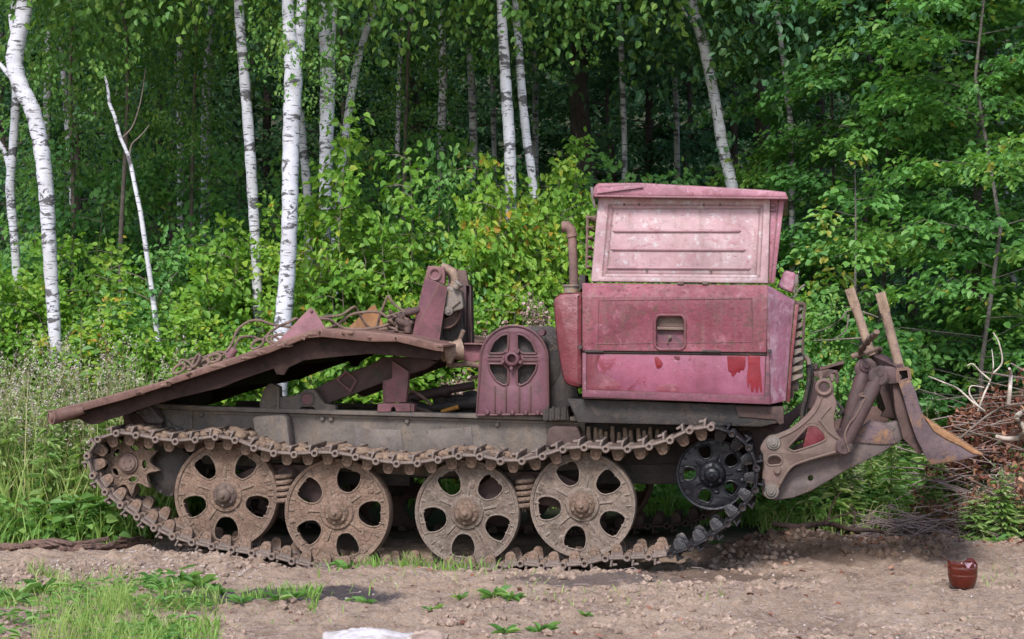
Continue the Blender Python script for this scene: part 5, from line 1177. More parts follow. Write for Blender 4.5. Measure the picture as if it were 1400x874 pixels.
hz = [  # px, depth, top row, source, width, label
 (5, 15.6, 330, 0, 1.0, 'yellow green hazel bush at the left edge round the foot of the bent birch'),
 (118, 15.8, 318, 1, 1.1, 'hazel bush between the bent birch and the thin leaning dead birch'),
 (215, 15.3, 308, 2, 1.05, 'hazel bush at the foot of the thin leaning dead birch'),
 (300, 15.6, 288, 3, 1.0, 'hazel bush in front of the single straight birch left of the twin birches'),
 (372, 16.2, 300, 0, .9, 'hazel bush left of the foot of the thickest birch'),
 (440, 15.2, 268, 1, .95, 'hazel bush between the thickest birch and the tallest yellow hazel'),
 (585, 15.4, 196, 2, .95, 'bright hazel bush standing above the leaning fairlead tower'),
 (660, 15.3, 206, 3, .9, 'bright hazel bush above the winch, left of the white birch'),
 (735, 15.6, 238, 0, .95, 'hazel bush behind the exhaust pipe'),
 (800, 15.9, 262, 1, .9, 'hazel bush half hidden behind the rear edge of the cab'),
 (560, 14.9, 330, 3, .9, 'low hazel bush just behind the rusty corner fins of the log plate'),
 (665, 14.8, 345, 1, .85, 'low hazel bush right behind the winch gear case'),
 (395, 15.0, 400, 2, .8, 'low hazel bush behind the middle of the log plate'),
 (270, 14.6, 390, 0, .85, 'low hazel bush above the lower half of the sloping log plate'),
 (150, 14.9, 400, 3, .8, 'low hazel bush behind the tall seeding weeds'),
 (1110, 15.0, 400, 2, .75, 'hazel bush right of the cab nose behind the splined bars'),
 (1040, 15.8, 330, 0, .8, 'hazel bush peeping out beside the cab windscreen pillar'),
]
for px, Y, top, i, rd, lb in hz: bush('hazel_bush', lb, 'bush', px, Y, top, BUSH[i], rd)
bush('hazel_bush', 'tallest yellow green hazel rising above the thicket between the birches', 'bush', 508, 14.9, 142, TALL[0], .95)
bush('hazel_bush', 'slender hazel shoot reaching up between the two right white birches', 'bush', 770, 16.4, 175, TALL[1], .8)
dk = [(60, 17.5, 155, 0, 'darker leafy shrub in the gloom behind the bent birch'), (190, 17.8, 180, 1, 'darker leafy shrub behind the leaning dead birch'), (295, 18.2, 167, 0, 'darker leafy shrub beyond the single straight birch'),
      (560, 18.5, 160, 1, 'darker leafy shrub beyond the tallest hazel'), (650, 18.8, 177, 0, 'darker leafy shrub in the gap between hazels and white birch'), (760, 18.0, 215, 1, 'darker leafy shrub under the dark brown trunk'),
      (850, 17.4, 205, 0, 'green shrub showing above the rear of the cab roof'), (925, 17.8, 212, 1, 'green shrub showing above the middle of the cab roof'), (1030, 18.2, 225, 0, 'green shrub showing above the front of the cab roof'),
      (430, 18.4, 175, 1, 'darker leafy shrub behind the twin stemmed birch'), (1240, 17.6, 500, 0, 'low dark shrub in the shade above the blade tip'), (1320, 18.6, 470, 1, 'low dark shrub between the grey trunks behind the brush pile')]
for px, Y, top, i, lb in dk: bush('shrub', lb, 'bush', px, Y, top, DARKB[i], 1.05)

# young lindens on the right
LT = [gen_layer_tree('linden%d' % i, 6.6, 1.7, .75, 46, 46, .082, tr=.026) for i in range(2)]
LT2 = gen_layer_tree('thinlinden', 3.05, .62, .75, 13, 11, .085, tr=.022, sub=4, droop=.3)
LD = gen_layer_tree('understorey', 7.0, 2.1, .9, 34, 46, .092, mat='darkleaf', stem='bark')
def layer_tree(name, label, px, Y, src, sc=1.0, rz=0.0, group=None, cat='tree'):
    x = (px - 700) / F * Y; r = empty(name, (x, Y, float(gh(x, Y)) - .05), rz); r.scale = (sc, sc, sc); tag(r, label, cat, group)
    link('crown', src[0], None, r); link('boughs', src[1], None, r); link('trunk', src[2], None, r); return r
layer_tree('young_linden', 'big leafy young linden filling the right edge above the brush pile', 1345, 16.6, LT[0], 1.0, .4)
layer_tree('young_linden', 'leafy young linden just right of the thin young tree by the blade', 1255, 17.6, LT[1], 1.0, 2.1)
layer_tree('young_linden', 'leafy young linden behind the front of the cab', 1130, 18.6, LT[0], 1.0, 3.6)
layer_tree('young_linden', 'leafy young linden half out of frame at the far right', 1450, 17.4, LT[1], 1.02, 5.0)
layer_tree('young_linden', 'dense young linden standing closest behind the brush pile', 1340, 15.6, LT[1], .98, 3.9)
layer_tree('young_linden', 'leafy young linden between the cab front and the thin young tree', 1200, 16.9, LT[0], .98, 5.2)
layer_tree('young_linden', 'slim young linden with sparse pale leaves behind the blade bars', 1183, 14.9, LT2, 1.0, .9)
ud = [(940, 21, .3, 'shaded understorey tree behind the birch that leans over the cab'), (1040, 22.5, 1.8, 'shaded understorey tree beyond the right end of the cab roof'), (830, 23, 4.0, 'shaded understorey tree right of the dark brown trunk'),
      (580, 22.5, 2.2, 'shaded understorey tree in the dark gap above the tallest hazel'), (690, 24, 5.1, 'shaded understorey tree behind the two right white birches'), (240, 21.5, .8, 'shaded understorey tree behind the leaning dead birch'),
      (110, 20.5, 2.9, 'shaded understorey tree right of the bent birch'), (350, 23, 3.3, 'shaded understorey tree behind the single straight birch'), (470, 21.5, 1.0, 'shaded understorey tree behind the leaning slim birch'),
      (0, 22, 4.4, 'shaded understorey tree at the far left edge'), (1180, 21, 5.5, 'shaded understorey tree deep behind the thin young linden'), (1330, 22, 1.4, 'shaded understorey tree deep behind the right edge linden')]
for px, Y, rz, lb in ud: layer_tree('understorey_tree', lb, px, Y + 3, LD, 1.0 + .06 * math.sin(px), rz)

# birches: trunk followed up the photograph, then on to a crown above the frame
CR = [gen_clump('birchcrown%d' % i, 2600, 1.7, .085, 'birchleaf') for i in range(2)]
CRD = [gen_clump('forestcrown%d' % i, 3400, 2.3, .10, 'darkleaf') for i in range(2)]
SMALL = [gen_clump('hangingspray%d' % i, 330, .55, .055, 'birchleaf', 1.1, .6) for i in range(2)]
def tree(name, label, Y, pts, mat, crowns=2, cat='tree', top=8.5, stems=(), sprays=(), dark=False, twigs=(), group=None, sides=12, jit=.35):
    """pts: (px, row, width in pixels) down the trunk as the photograph shows it"""
    ps = []; rs = []
    for px, py, wd in pts: ps.append(W(px, py, Y)); rs.append(wd / F * Y / 2)
    t0 = ps[0]; d = (ps[0] - ps[1]).normalized(); d = (d + Vector((0, 0, 1.2))).normalized()
    if crowns: 
        n = 4; ext = [t0 + d * ((top - t0.z) * (k / n)) + Vector((.06 * math.sin(k * 2 + t0.x), .1 * k / n, 0)) for k in range(n, 0, -1)]
        ps = ext + ps; rs = [max(.012, rs[0] * (.3 + .7 * (1 - k / n))) for k in range(n, 0, -1)] + rs
    l = ps[-1]; gz = float(gh(l.x, l.y))
    if l.z > gz - .1: ps.append(Vector((l.x + (ps[-1].x - ps[-2].x) * .3, l.y, gz - .15))); rs.append(rs[-1] * 1.12)
    base = Vector((ps[-1].x, Y, gz))
    root = empty(name, base); tag(root, label, cat, group)
    b = MB(); k = 6; sp = smooth_path(ps, k); rr = [rs[min(i // k, len(rs) - 1)] * (1 - (i % k) / k) + rs[min(i // k + 1, len(rs) - 1)] * (i % k) / k for i in range(len(sp))]
    rr = [q * (1 + .05 * math.sin(i * 1.9 + base.x * 7)) for i, q in enumerate(rr)]
    b.tube([p - base for p in sp], rr, sides)
    for st in stems:
        q = [W(a, c, Y + .02) - base for a, c, _ in st]; b.tube(smooth_path(q, 5), list(np.linspace(st[0][2], st[-1][2], (len(q) - 1) * 5 + 1) / F * Y / 2), 10)
    b.build('trunk', M[mat], root, 60)
    if twigs:
        for st in twigs:
            t = MB()
            q = [W(a, c, Y + .05 * k) - base for k, (a, c, _) in enumerate(st)]; t.tube(smooth_path(q, 5), list(np.linspace(st[0][2], st[-1][2], (len(q) - 1) * 5 + 1) / F * Y / 2), 6)
            t.build('branch', M['twig'], root, 60)
    for c in range(crowns):
        me = (CRD if dark else CR)[c % 2]; o = link('crown', me, None, root)
        o.location = Vector((t0.x + rng.normal(0, .5), Y + rng.normal(0, .5), CAM_H + 437 / F * Y + 1.1 + 1.5 * c + rng.uniform(0, .4))) - base; o.rotation_euler = (0, 0, rng.random() * 6.28)
    for px, py, dy, s in sprays:
        o = link('crown', SMALL[int(px) % 2], None, root); o.location = W(px, py, Y + dy) - base; o.rotation_euler = (0, 0, px * .37); o.scale = (s, s, s)
    return root
tree('birch', 'white birch at the left edge with a trunk bent like an elbow', 14.7, [(34, 0, 21), (25, 50, 23), (20, 85, 24), (28, 118, 23), (44, 150, 22), (56, 200, 22), (63, 260, 22), (66, 310, 20), (70, 380, 19), (74, 440, 18), (78, 520, 17), (80, 600, 18)], 'birch',
     stems=[[(22, 112, 9), (10, 100, 6), (0, 88, 5), (-14, 78, 4)], [(24, 60, 9), (17, 40, 6), (14, 20, 5)]], sprays=[(60, 30, .4, 1.0), (105, 60, .3, .9)])
tree('birch', 'thin spotted birch just behind the elbow bent birch', 16.2, [(20, 0, 11), (22, 60, 12), (22, 130, 12), (18, 200, 12), (14, 260, 13), (20, 330, 12), (24, 400, 12), (28, 500, 12)], 'birch', 2,
     stems=[[(14, 235, 8), (5, 205, 6), (-10, 185, 5)]], sprays=[(-5, 40, 0, .9), (140, 40, 1.2, 1.1)])
tree('dead_birch', 'thin bare leaning birch with a broken crooked top in front of the hazels', 14.9, [(143, 104, 3), (147, 118, 4), (150, 142, 5), (157, 160, 5), (164, 186, 5), (172, 205, 5), (178, 222, 6), (186, 262, 6), (192, 290, 6.5), (198, 330, 7), (206, 385, 7), (212, 430, 8), (218, 480, 8.5), (224, 530, 9)], 'birch', 0,
     twigs=[[(168, 188, 3), (180, 175, 2.5), (188, 155, 2), (194, 130, 2), (199, 95, 1.5)], [(177, 215, 3), (180, 198, 2), (192, 186, 2), (204, 172, 1.5)], [(216, 445, 2), (213, 420, 2), (222, 395, 2), (243, 372, 1)], [(207, 388, 1.5), (190, 378, 1.2), (172, 372, 1)], [(209, 412, 1.5), (195, 405, 1.2), (180, 398, 1)]], sides=8)
tree('young_birch', 'young birch with fine leaves hanging behind the crooked dead top', 16.8, [(172, 40, 5), (174, 130, 5), (172, 200, 6), (168, 270, 6), (165, 340, 7), (165, 470, 7)], 'twig', 1, top=5.2,
     sprays=[(165, 40, 0, .95), (200, 75, .1, .9), (150, 85, -.1, .85), (215, 125, .2, .9), (175, 140, .2, .85), (235, 150, 0, .7), (130, 30, 0, .9), (205, 20, .3, .9), (110, 130, .3, .8), (250, 190, .2, .7)])
tree('birch', 'straight single white birch standing between dead birch and twin birches', 15.3, [(326, 0, 13), (332, 80, 14), (340, 180, 15), (345, 260, 15), (349, 330, 14), (352, 400, 14), (355, 480, 15)], 'birch', sprays=[(300, -10, .5, 1.0)])
tree('birch', 'thickest white birch with a forked top and black scars', 14.3, [(393, 0, 15), (397, 50, 20), (401, 95, 25), (399, 160, 24), (397, 230, 23), (396, 300, 22), (393, 370, 22), (388, 430, 24), (383, 500, 25), (380, 560, 26)], 'birch', 2,
     stems=[[(409, 70, 16), (411, 30, 15), (414, -10, 14), (420, -90, 12)]], sprays=[(405, 55, -.2, .7), (380, 20, .2, .8), (440, 110, .2, .6)])
tree('birch', 'thin birch stem half hidden right behind the thickest birch', 16.4, [(410, 150, 11), (414, 200, 12), (419, 250, 12), (422, 330, 12), (424, 480, 12)], 'birchgrey', 0)
tree('birch', 'white birch with two stems at its top beside the leaning slim birch', 15.4, [(441, 0, 11), (446, 50, 20), (448, 100, 21), (447, 160, 20), (446, 210, 19), (445, 280, 17), (445, 340, 15), (446, 420, 14), (446, 500, 14)], 'birch', 2,
     stems=[[(452, 60, 13), (455, 20, 12), (458, -20, 11), (462, -90, 9)]], sprays=[(430, 15, .2, .8), (465, 65, .1, .6)])
tree('birch', 'slim white birch leaning to the upper right', 16.7, [(514, 0, 8), (505, 28, 9), (497, 55, 10), (488, 90, 10), (481, 125, 11), (475, 165, 11), (470, 210, 11), (462, 270, 11), (458, 380, 11)], 'birch', 2)
tree('birch', 'tall straight white birch left of the dark brown trunk', 15.6, [(686, 0, 13), (689, 70, 14), (693, 140, 16), (697, 200, 16), (698, 260, 16), (699, 330, 15), (701, 420, 15)], 'birch', sprays=[(660, 10, .3, .9)])
tree('birch', 'slimmer white birch slanting just right of the tall straight birch', 16.0, [(705, 0, 9), (709, 60, 11), (714, 130, 12), (720, 190, 12), (727, 240, 12), (732, 330, 12)], 'birch', 2, sprays=[(740, 30, .2, .8)])
tree('birch', 'white birch leaning left above the cab roof', 17.6, [(946, 0, 13), (953, 30, 15), (962, 62, 15), (972, 110, 15), (980, 150, 15), (987, 195, 16), (994, 225, 16), (1002, 262, 17), (1012, 330, 18)], 'birch', 2, stems=[[(950, 36, 4), (938, 20, 3), (928, 2, 2.5)]], sprays=[(985, 30, .2, .7), (1000, 70, .3, .6)])
tree('young_birch', 'young leafy birch filling the gap between the single birch and the dead one', 18.0, [(268, 30, 4), (266, 130, 5), (262, 260, 6), (262, 400, 7)], 'twig', 1, top=5.6, sprays=[(262, 60, 0, .9), (300, 90, .2, .8), (235, 30, .1, .9), (285, 140, .2, .8), (240, 165, -.1, .8), (310, 40, .3, .8), (275, 190, 0, .7)])
tree('young_birch', 'young leafy birch screening the foot of the slim leaning birch', 18.2, [(560, 30, 4), (556, 130, 5), (552, 260, 6), (550, 400, 7)], 'twig', 1, top=5.6, sprays=[(555, 40, 0, .8), (590, 80, .2, .8), (530, 100, .1, .8), (575, 140, .2, .8), (620, 50, .3, .8), (540, 170, 0, .7)])
tree('young_birch', 'young leafy birch at the left edge behind the elbow bent birch', 17.4, [(98, 20, 4), (96, 130, 5), (100, 260, 6), (100, 400, 7)], 'twig', 1, top=5.4, sprays=[(92, 90, 0, .9), (120, 40, .2, .9), (112, 170, .1, .8), (88, 200, -.1, .7), (40, 230, -.6, .5), (5, 130, -.2, .7), (130, 220, .2, .7)])
gb = [(606, 23, [(605, 30, 11), (606, 110, 12), (604, 170, 12), (603, 240, 12)], 'dim grey birch in the dark gap above the tallest hazel'), (643, 24, [(640, 0, 9), (643, 70, 10), (646, 150, 11), (648, 240, 11)], 'dim grey birch left of the tall straight white birch'),
      (674, 25, [(671, 0, 6), (673, 90, 7), (675, 180, 7), (676, 250, 7)], 'thinnest dim birch close behind the tall straight white birch'), (285, 23, [(288, 0, 12), (285, 80, 13), (282, 150, 13), (281, 230, 13)], 'dim grey birch left of the straight single white birch'),
      (247, 24, [(246, 0, 10), (247, 90, 10), (246, 160, 10), (247, 240, 10)], 'dim grey birch above the leaning dead birch'), (850, 22, [(846, 0, 7), (850, 80, 8), (852, 150, 8), (854, 230, 8)], 'thin grey birch right of the dark brown trunk'),
      (66, 23, [(68, 0, 11), (66, 80, 11), (64, 170, 11), (62, 260, 11)], 'dim grey birch right of the elbow bent birch'), (95, 24, [(85, 60, 8), (90, 140, 9), (95, 210, 9), (99, 280, 9)], 'dim slanting birch farther right of the elbow bent birch'),
      (1078, 21, [(1060, 0, 7), (1068, 60, 7), (1076, 130, 8), (1082, 220, 8)], 'thin pale birch over the front end of the cab'), (732, 25, [(731, 40, 8), (732, 110, 8), (732, 200, 8)], 'dim birch just left of the dark brown trunk'),
      (1366, 18.6, [(1352, 0, 11), (1358, 60, 12), (1364, 140, 13), (1368, 220, 13), (1376, 300, 13), (1382, 380, 14), (1386, 500, 14)], 'spotted birch seen through the leaves at the right edge'), (925, 24, [(905, 0, 7), (912, 50, 7), (918, 90, 7), (925, 170, 8)], 'dim birch behind the birch leaning over the cab'),
      (545, 26, [(548, 60, 7), (545, 150, 7), (543, 250, 7)], 'dim thin birch right of the leaning slim birch')]
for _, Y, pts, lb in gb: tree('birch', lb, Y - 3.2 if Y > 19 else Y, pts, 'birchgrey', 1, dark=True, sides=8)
dt = [(20.5, [(795, 0, 22), (793, 60, 24), (791, 120, 26), (795, 190, 28), (800, 260, 30)], 'dark brown old trunk left of the cab top', 'bark', 3), (21, [(1022, 0, 13), (1030, 60, 15), (1036, 110, 17), (1042, 170, 19), (1047, 240, 21), (1050, 320, 22)], 'dark leaning trunk right of the birch over the cab', 'bark', 3),
      (16.9, [(1343, 0, 10), (1341, 100, 12), (1338, 200, 13), (1336, 330, 14), (1335, 450, 14), (1335, 560, 15)], 'slim brown trunk rising through the leaves near the right edge', 'greybark', 2), (18.0, [(1388, 430, 15), (1387, 500, 16), (1388, 590, 17)], 'grey trunk foot behind the brush pile at the right edge', 'greybark', 0),
      (20, [(1246, 250, 14), (1246, 400, 15), (1246, 560, 16)], 'shaded brown trunk deep behind the blade tip', 'bark', 0), (21, [(1172, 300, 20), (1170, 420, 22), (1170, 560, 23)], 'shaded brown trunk deep behind the splined bars', 'bark', 0),
      (24, [(1000, 0, 9), (1002, 120, 10), (1004, 250, 11)], 'thin dark trunk behind the leaning birch above the cab', 'bark', 2), (25, [(890, 0, 9), (888, 120, 10), (887, 250, 11)], 'thin dark trunk left of the leaning birch above the cab', 'bark', 2),
      (26, [(215, 0, 10), (216, 120, 11), (217, 260, 12)], 'thin dark trunk deep in the wood above the leaning dead birch', 'bark', 2), (26, [(370, 0, 10), (366, 120, 11), (364, 260, 12)], 'thin dark trunk in the gap left of the thickest birch', 'bark', 2),
      (28, [(560, 0, 13), (563, 120, 14), (565, 260, 15)], 'dark trunk deep in the wood right of the leaning slim birch', 'bark', 2), (27, [(1120, 0, 11), (1122, 120, 12), (1123, 300, 13)], 'dark trunk deep in the wood beyond the front of the cab', 'bark', 2)]
for Y, pts, lb, mt, nc in dt: tree('tree', lb, Y, pts, mt, nc, dark=True, top=10)

# the wood beyond: reads as one mass
def far_mass():
    L = Leaves(); n = 11000
    for i in range(n):
        y = 26 + 16 * rng.random(); x = rng.uniform(-13.5, 13.5) * y / 34; z = 10.5 * rng.random() ** .8 + .5; a = rng.random() * 6.28
        spray(L, (x, y, z), (math.cos(a), math.sin(a), .1), .9, 18, .45, .14, .25, tilt=.5, thick=.1)
    me = L.mesh('far_wood'); me.materials.append(M['darkleaf']); return me
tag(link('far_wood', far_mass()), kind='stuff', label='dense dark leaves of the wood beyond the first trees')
# ================================================================ weeds, grass, litter
def ground_pts(n, poly):
    """random ground points inside a polygon of photo pixels (spread evenly over the ground)"""
    xs = [p[0] for p in poly]; ys = [p[1] for p in poly]; out = []
    Y0 = CAM_H * F / (max(ys) - 437); Y1 = CAM_H * F / (min(ys) - 437)
    while len(out) < n:
        Y = rng.uniform(Y0, Y1, 4000); py = CAM_H * F / Y + 437; X = rng.uniform((min(xs) - 700) / F * Y0 * 1.0 if min(xs) > 700 else (min(xs) - 700) / F * Y1, (max(xs) - 700) / F * Y1 if max(xs) > 700 else (max(xs) - 700) / F * Y0, 4000); px = 700 + X * F / Y
        ins = np.zeros(4000, bool); j = len(poly) - 1
        for i in range(len(poly)):
            (x1, y1), (x2, y2) = poly[i], poly[j]
            c = ((y1 > py) != (y2 > py)) & (px < (x2 - x1) * (py - y1) / ((y2 - y1) + 1e-9) + x1); ins ^= c; j = i
        out += list(zip(X[ins], Y[ins]))
    a = np.array(out[:n]); return a[:, 0], a[:, 1]
def at_ground(x, y): return np.stack([x, y, gh(x, y) - .005], 1)
def blades(name, label, x, y, h0, h1, wd, lean, t0=0.0, t1=.85):
    n = len(x); me = blade_mesh(name, at_ground(x, y), rng.uniform(h0, h1, n), wd * rng.uniform(.6, 1.2, n), rng.uniform(lean * .3, lean, n), rng.uniform(t0, t1, n))
    me.materials.append(M['grass']); return tag(link(name, me), kind='stuff', label=label)
def keep(x, y, f): m = f(x, y); return x[m], y[m]
def patchy(sc, th, seed): return lambda x, y: fbm(x, y, sc, 3, seed) > th
# broad leaved ground cover behind
def cover(name, label, x, y, h, size, mat='weed', n=7, asp=.6):
    L = Leaves(); g0 = at_ground(x, y)
    for i in range(len(x)):
        a = rng.random(n) * 6.283; hh = h * rng.uniform(.2, 1.1, n); r = rng.uniform(.02, .1, n)
        p = g0[i] + np.stack([r * np.cos(a), r * np.sin(a), hh], 1); D = np.stack([np.cos(a), np.sin(a), rng.uniform(-.3, .5, n)], 1)
        L.add(p, D, np.array((0, 0, 1.0)) + rng.normal(0, .45, (n, 3)), size * rng.uniform(.5, 1.2, n), np.clip(rng.random() * .6 + .4 * rng.random(n), 0, 1))
    me = L.mesh(name, asp=asp); me.materials.append(M[mat]); return tag(link(name, me), kind='stuff', label=label)
# strip of grass between the dirt and the thicket
x, y = ground_pts(26000, [(-60, 757), (60, 752), (180, 748), (235, 735), (420, 705), (860, 705), (960, 735), (1010, 740), (1100, 722), (1290, 726), (1460, 700), (1460, 650), (-60, 650)])
x, y = keep(x, y, lambda x, y: (y > 11.1 - x * math.tan(-YAW) * 1 + 2.35) | (np.abs(x + .1) > 2.35))
blades('grass', 'green grass along the edge of the thicket', x, y, .08, .34, .006, .6)
x, y = ground_pts(13000, [(-60, 745), (240, 735), (240, 650), (-60, 650)])
blades('grass', 'taller yellowish grass among the weeds on the left', x, y, .25, .75, .0045, .5, .45, 1.0)
x, y = ground_pts(110, [(-30, 800), (110, 800), (260, 790), (300, 810), (240, 900), (-30, 900)]); cover('ground_cover', 'broad leaves mixed into the foreground grass patch', x, y, .07, .07, asp=.4)
x, y = ground_pts(5200, [(-30, 900), (-30, 790), (40, 778), (110, 795), (160, 785), (260, 780), (320, 800), (290, 845), (300, 880), (300, 900)])
x, y = keep(x, y, patchy(3.0, .06, 3)); blades('grass', 'fresh green grass patch in the left foreground', x, y, .03, .13, .0034, .95, .1, 1.0)
x, y = ground_pts(2400, [(40, 905), (50, 820), (120, 800), (190, 830), (210, 905)]); x, y = keep(x, y, patchy(4.2, .05, 91))
blades('grass', 'fine pale long grass tuft in the left foreground', x, y, .10, .23, .0020, .6, .6, .95)
x, y = ground_pts(800, [(180, 900), (200, 850), (300, 850), (300, 905)]); blades('grass', 'short bright grass at the bottom left beside the paper sack', x, y, .04, .11, .004, .8, .2, .7)
x, y = ground_pts(900, [(330, 815), (440, 810), (430, 835), (330, 840)]); x, y = keep(x, y, patchy(3, 0.02, 5)); blades('grass', 'sparse grass growing out of the oily patch', x, y, .03, .10, .004, .8, .0, .5)
x, y = ground_pts(800, [(430, 790), (440, 760), (700, 768), (700, 784)]); x, y = keep(x, y, patchy(2.5, .0, 15)); blades('grass', 'sparse grass along the foot of the near track', x, y, .04, .13, .004, .8, .1, .7)
x, y = ground_pts(420, [(300, 860), (1400, 800), (1400, 770), (600, 785), (300, 800)]); x, y = keep(x, y, patchy(1.2, .08, 25)); blades('grass', 'stray grass blades scattered over the bare soil', x, y, .03, .08, .0035, .9, .3, 1)

x, y = ground_pts(3000, [(-60, 750), (60, 748), (180, 742), (235, 730), (420, 700), (860, 700), (960, 728), (1100, 716), (1290, 716), (1460, 690), (1460, 650), (-60, 650)])
x, y = keep(x, y, lambda x, y: (y > 11.1 - x * math.tan(-YAW) + 2.5) | (np.abs(x + .1) > 2.4)); cover('ground_cover', 'broad leaved weeds carpeting the ground before the thicket', x, y, .28, .11)
x, y = ground_pts(260, [(-60, 752), (150, 748), (230, 735), (230, 690), (-60, 690)]); cover('ground_cover', 'larger soft leaves low on the left below the seeding weeds', x, y, .16, .10, asp=.7)

x, y = ground_pts(420, [(1040, 735), (1300, 725), (1300, 670), (1040, 670)]); cover('ground_cover', 'lush bright weeds on the ground behind the push arm', x, y, .25, .085, n=9, asp=.5)
x, y = ground_pts(2600, [(1040, 738), (1300, 728), (1300, 670), (1040, 670)]); blades('grass', 'bright grass on the ground behind the push arm', x, y, .10, .32, .005, .7, .4, 1.0)
x, y = ground_pts(1500, [(-60, 742), (200, 735), (240, 700), (240, 655), (-60, 655)]); blades('grass', 'tall pale yellow green stalks standing behind the rear of the track', x, y, .7, 1.35, .0035, .25, .6, 1.0)
# tall willowherb and thistle plants gone to seed
def gen_weed(name, H, fluffy):
    st = MB(); L = Leaves(); Fl = Leaves(); top = np.array((rng.normal(0, .06), rng.normal(0, .06), H)); pth = stem_path((0, 0, 0), top, .05, 6); st.tube(pth, list(np.linspace(.006, .002, 6)), 5)
    n = 80; t = rng.uniform(.08, .86, n); a = t * 60 + rng.normal(0, .4, n); p = np.array([along(pth, k) for k in t])
    D = np.stack([np.cos(a), np.sin(a), .5 - .9 * rng.random(n)], 1); L.add(p, D, np.array((0, 0, 1.0)) + rng.normal(0, .3, (n, 3)), .15 * H / 1.2 * (1.15 - .7 * t) * rng.uniform(.8, 1.2, n))
    for k in range(10):
        tt = rng.uniform(.68, 1); s0 = along(pth, tt); a = rng.random() * 6.28; e = s0 + np.array((math.cos(a) * .09, math.sin(a) * .09, rng.uniform(.06, .2))); st.tube([s0, (s0 + e) / 2 + np.array((0, 0, -.01)), e], [.002, .0015, .001], 3, False)
        m = 10 if fluffy else 5; sp_ = .024 if fluffy else .012
        q = e + rng.normal(0, sp_, (m, 3)) * np.array((.6, .6, 2.2)); Fl.add(q, rng.normal(0, 1, (m, 3)), rng.normal(0, 1, (m, 3)), (.022 if fluffy else .018) * rng.uniform(.6, 1.3, m))
    a_ = mb_mesh(st, name + 's'); b_ = L.mesh(name + 'l', asp=.26, curl=.3); c_ = Fl.mesh(name + 'f', asp=.5); a_.materials.append(M['weed2']); b_.materials.append(M['willow']); c_.materials.append(M['fluff']); return a_, b_, c_
M['weed2'] = grunge('green_brown_stem', (0.14, 0.15, 0.06), (0.17, 0.12, 0.07), (0.1, 0.1, 0.04), s=(6, 20, 50), bump=0.1, rough=0.8)
WD = [gen_weed('weed%d' % i, 1.3, i in (1, 4)) for i in range(6)]
def weed(px, Y, H, i, label, group):
    x = (px - 700) / F * Y; r = empty('seeding_weed', (x, Y, float(gh(x, Y))), rng.random() * 6.28); r.scale = (.9, .9, H / 1.3); tag(r, label, 'weed', group)
    for nm, me in zip(('stem', 'leaves', 'seed_head'), WD[i % 6]): link(nm, me, None, r)
for k in range(90):
    px = rng.uniform(-30, 175) if k < 78 else rng.uniform(170, 262); Y = rng.uniform(12.4, 14.2); H = rng.uniform(.7, 1.15) + (.25 if Y > 13.4 else 0); 
    if px > 110 and Y < 12.9: Y += .8
    weed(px, Y, H * (1 if px < 175 else .95), k, 'tall willowherb gone to pale fluff in the weed bank behind the log plate tail', 'seeding weeds on the left')
for k, (px, top) in enumerate(((285, 470), (60, 480), (125, 450))): pass
for k in range(30):
    px = rng.uniform(1060, 1270); Y = rng.uniform(12.9, 14.4); weed(px, Y, rng.uniform(.4, .85), k, 'weed with small pale tufts in the grass behind the push arm', 'weeds behind the blade')
# one tall broad leaved stem
bs = MB(); Lb = Leaves(); pth = stem_path((0, 0, 0), (.03, 0, 1.62), .04, 6); bs.tube(pth, list(np.linspace(.008, .003, 6)), 6)
t = np.linspace(.35, .98, 16); a = np.arange(16) * 2.3; Lb.add(np.array([along(pth, k) for k in t]), np.stack([np.cos(a), np.sin(a) * .6, .3 + 0 * a], 1), np.array((0, -.5, 1.0)) + rng.normal(0, .25, (16, 3)), .15 * (1.2 - .6 * t))
X0 = W(107, 437, 13.6); r = empty('broadleaf_weed', (X0.x, 13.6, float(gh(X0.x, 13.6)))); tag(r, 'tallest single weed with broad bright green leaves beside the bent birch foot', 'weed'); bs.build('stem', M['weed2'], r); lm_ = Lb.mesh('bl', asp=.55); link('leaves', lm_, M['weed'], r)

# small rosette weeds on the bare soil
def gen_rosette(i):
    L = Leaves(); n = 16; a = rng.random(n) * 6.28; L.add(np.stack([.008 * np.cos(a), .008 * np.sin(a), .004 + 0 * a], 1), np.stack([np.cos(a), np.sin(a), rng.uniform(.15, 1.2, n)], 1), np.array((0, 0, 1.0)) + rng.normal(0, .3, (n, 3)), rng.uniform(.05, .12, n)); me = L.mesh('rosette%d' % i, asp=.3, curl=.3); me.materials.append(M['weed']); return me
RS = [gen_rosette(i) for i in range(3)]
for k, (px, py, s) in enumerate([(318, 756, .8), (462, 766, 1.0), (478, 770, .9), (672, 772, .8), (560, 772, .6), (250, 797, 1.1), (225, 800, 1.2), (270, 806, 1.1), (300, 808, .9), (675, 818, .9), (700, 820, .8), (740, 862, .8), (690, 868, .7), (590, 832, .6), (500, 822, .6), (1362, 748, .8), (1328, 745, .7), (400, 822, .7), (380, 826, .7), (465, 820, .6), (330, 826, .7), (630, 815, .5), (800, 842, .4), (445, 768, .9), (60, 808, 1.2), (20, 815, 1.2), (1330, 842, .35), (980, 742, .6)]):
    X_, Y_, z_ = G(px, py); o = link('rosette_weed', RS[k % 3]); o.location = (X_, Y_, z_ - .004); o.rotation_euler = (0, 0, k * 1.1); o.scale = (s * 1.2, s * 1.2, s * 1.3)
    tag(o, 'low dandelion like rosette sprouting from the bare soil', 'weed', 'small weeds on the bare soil')

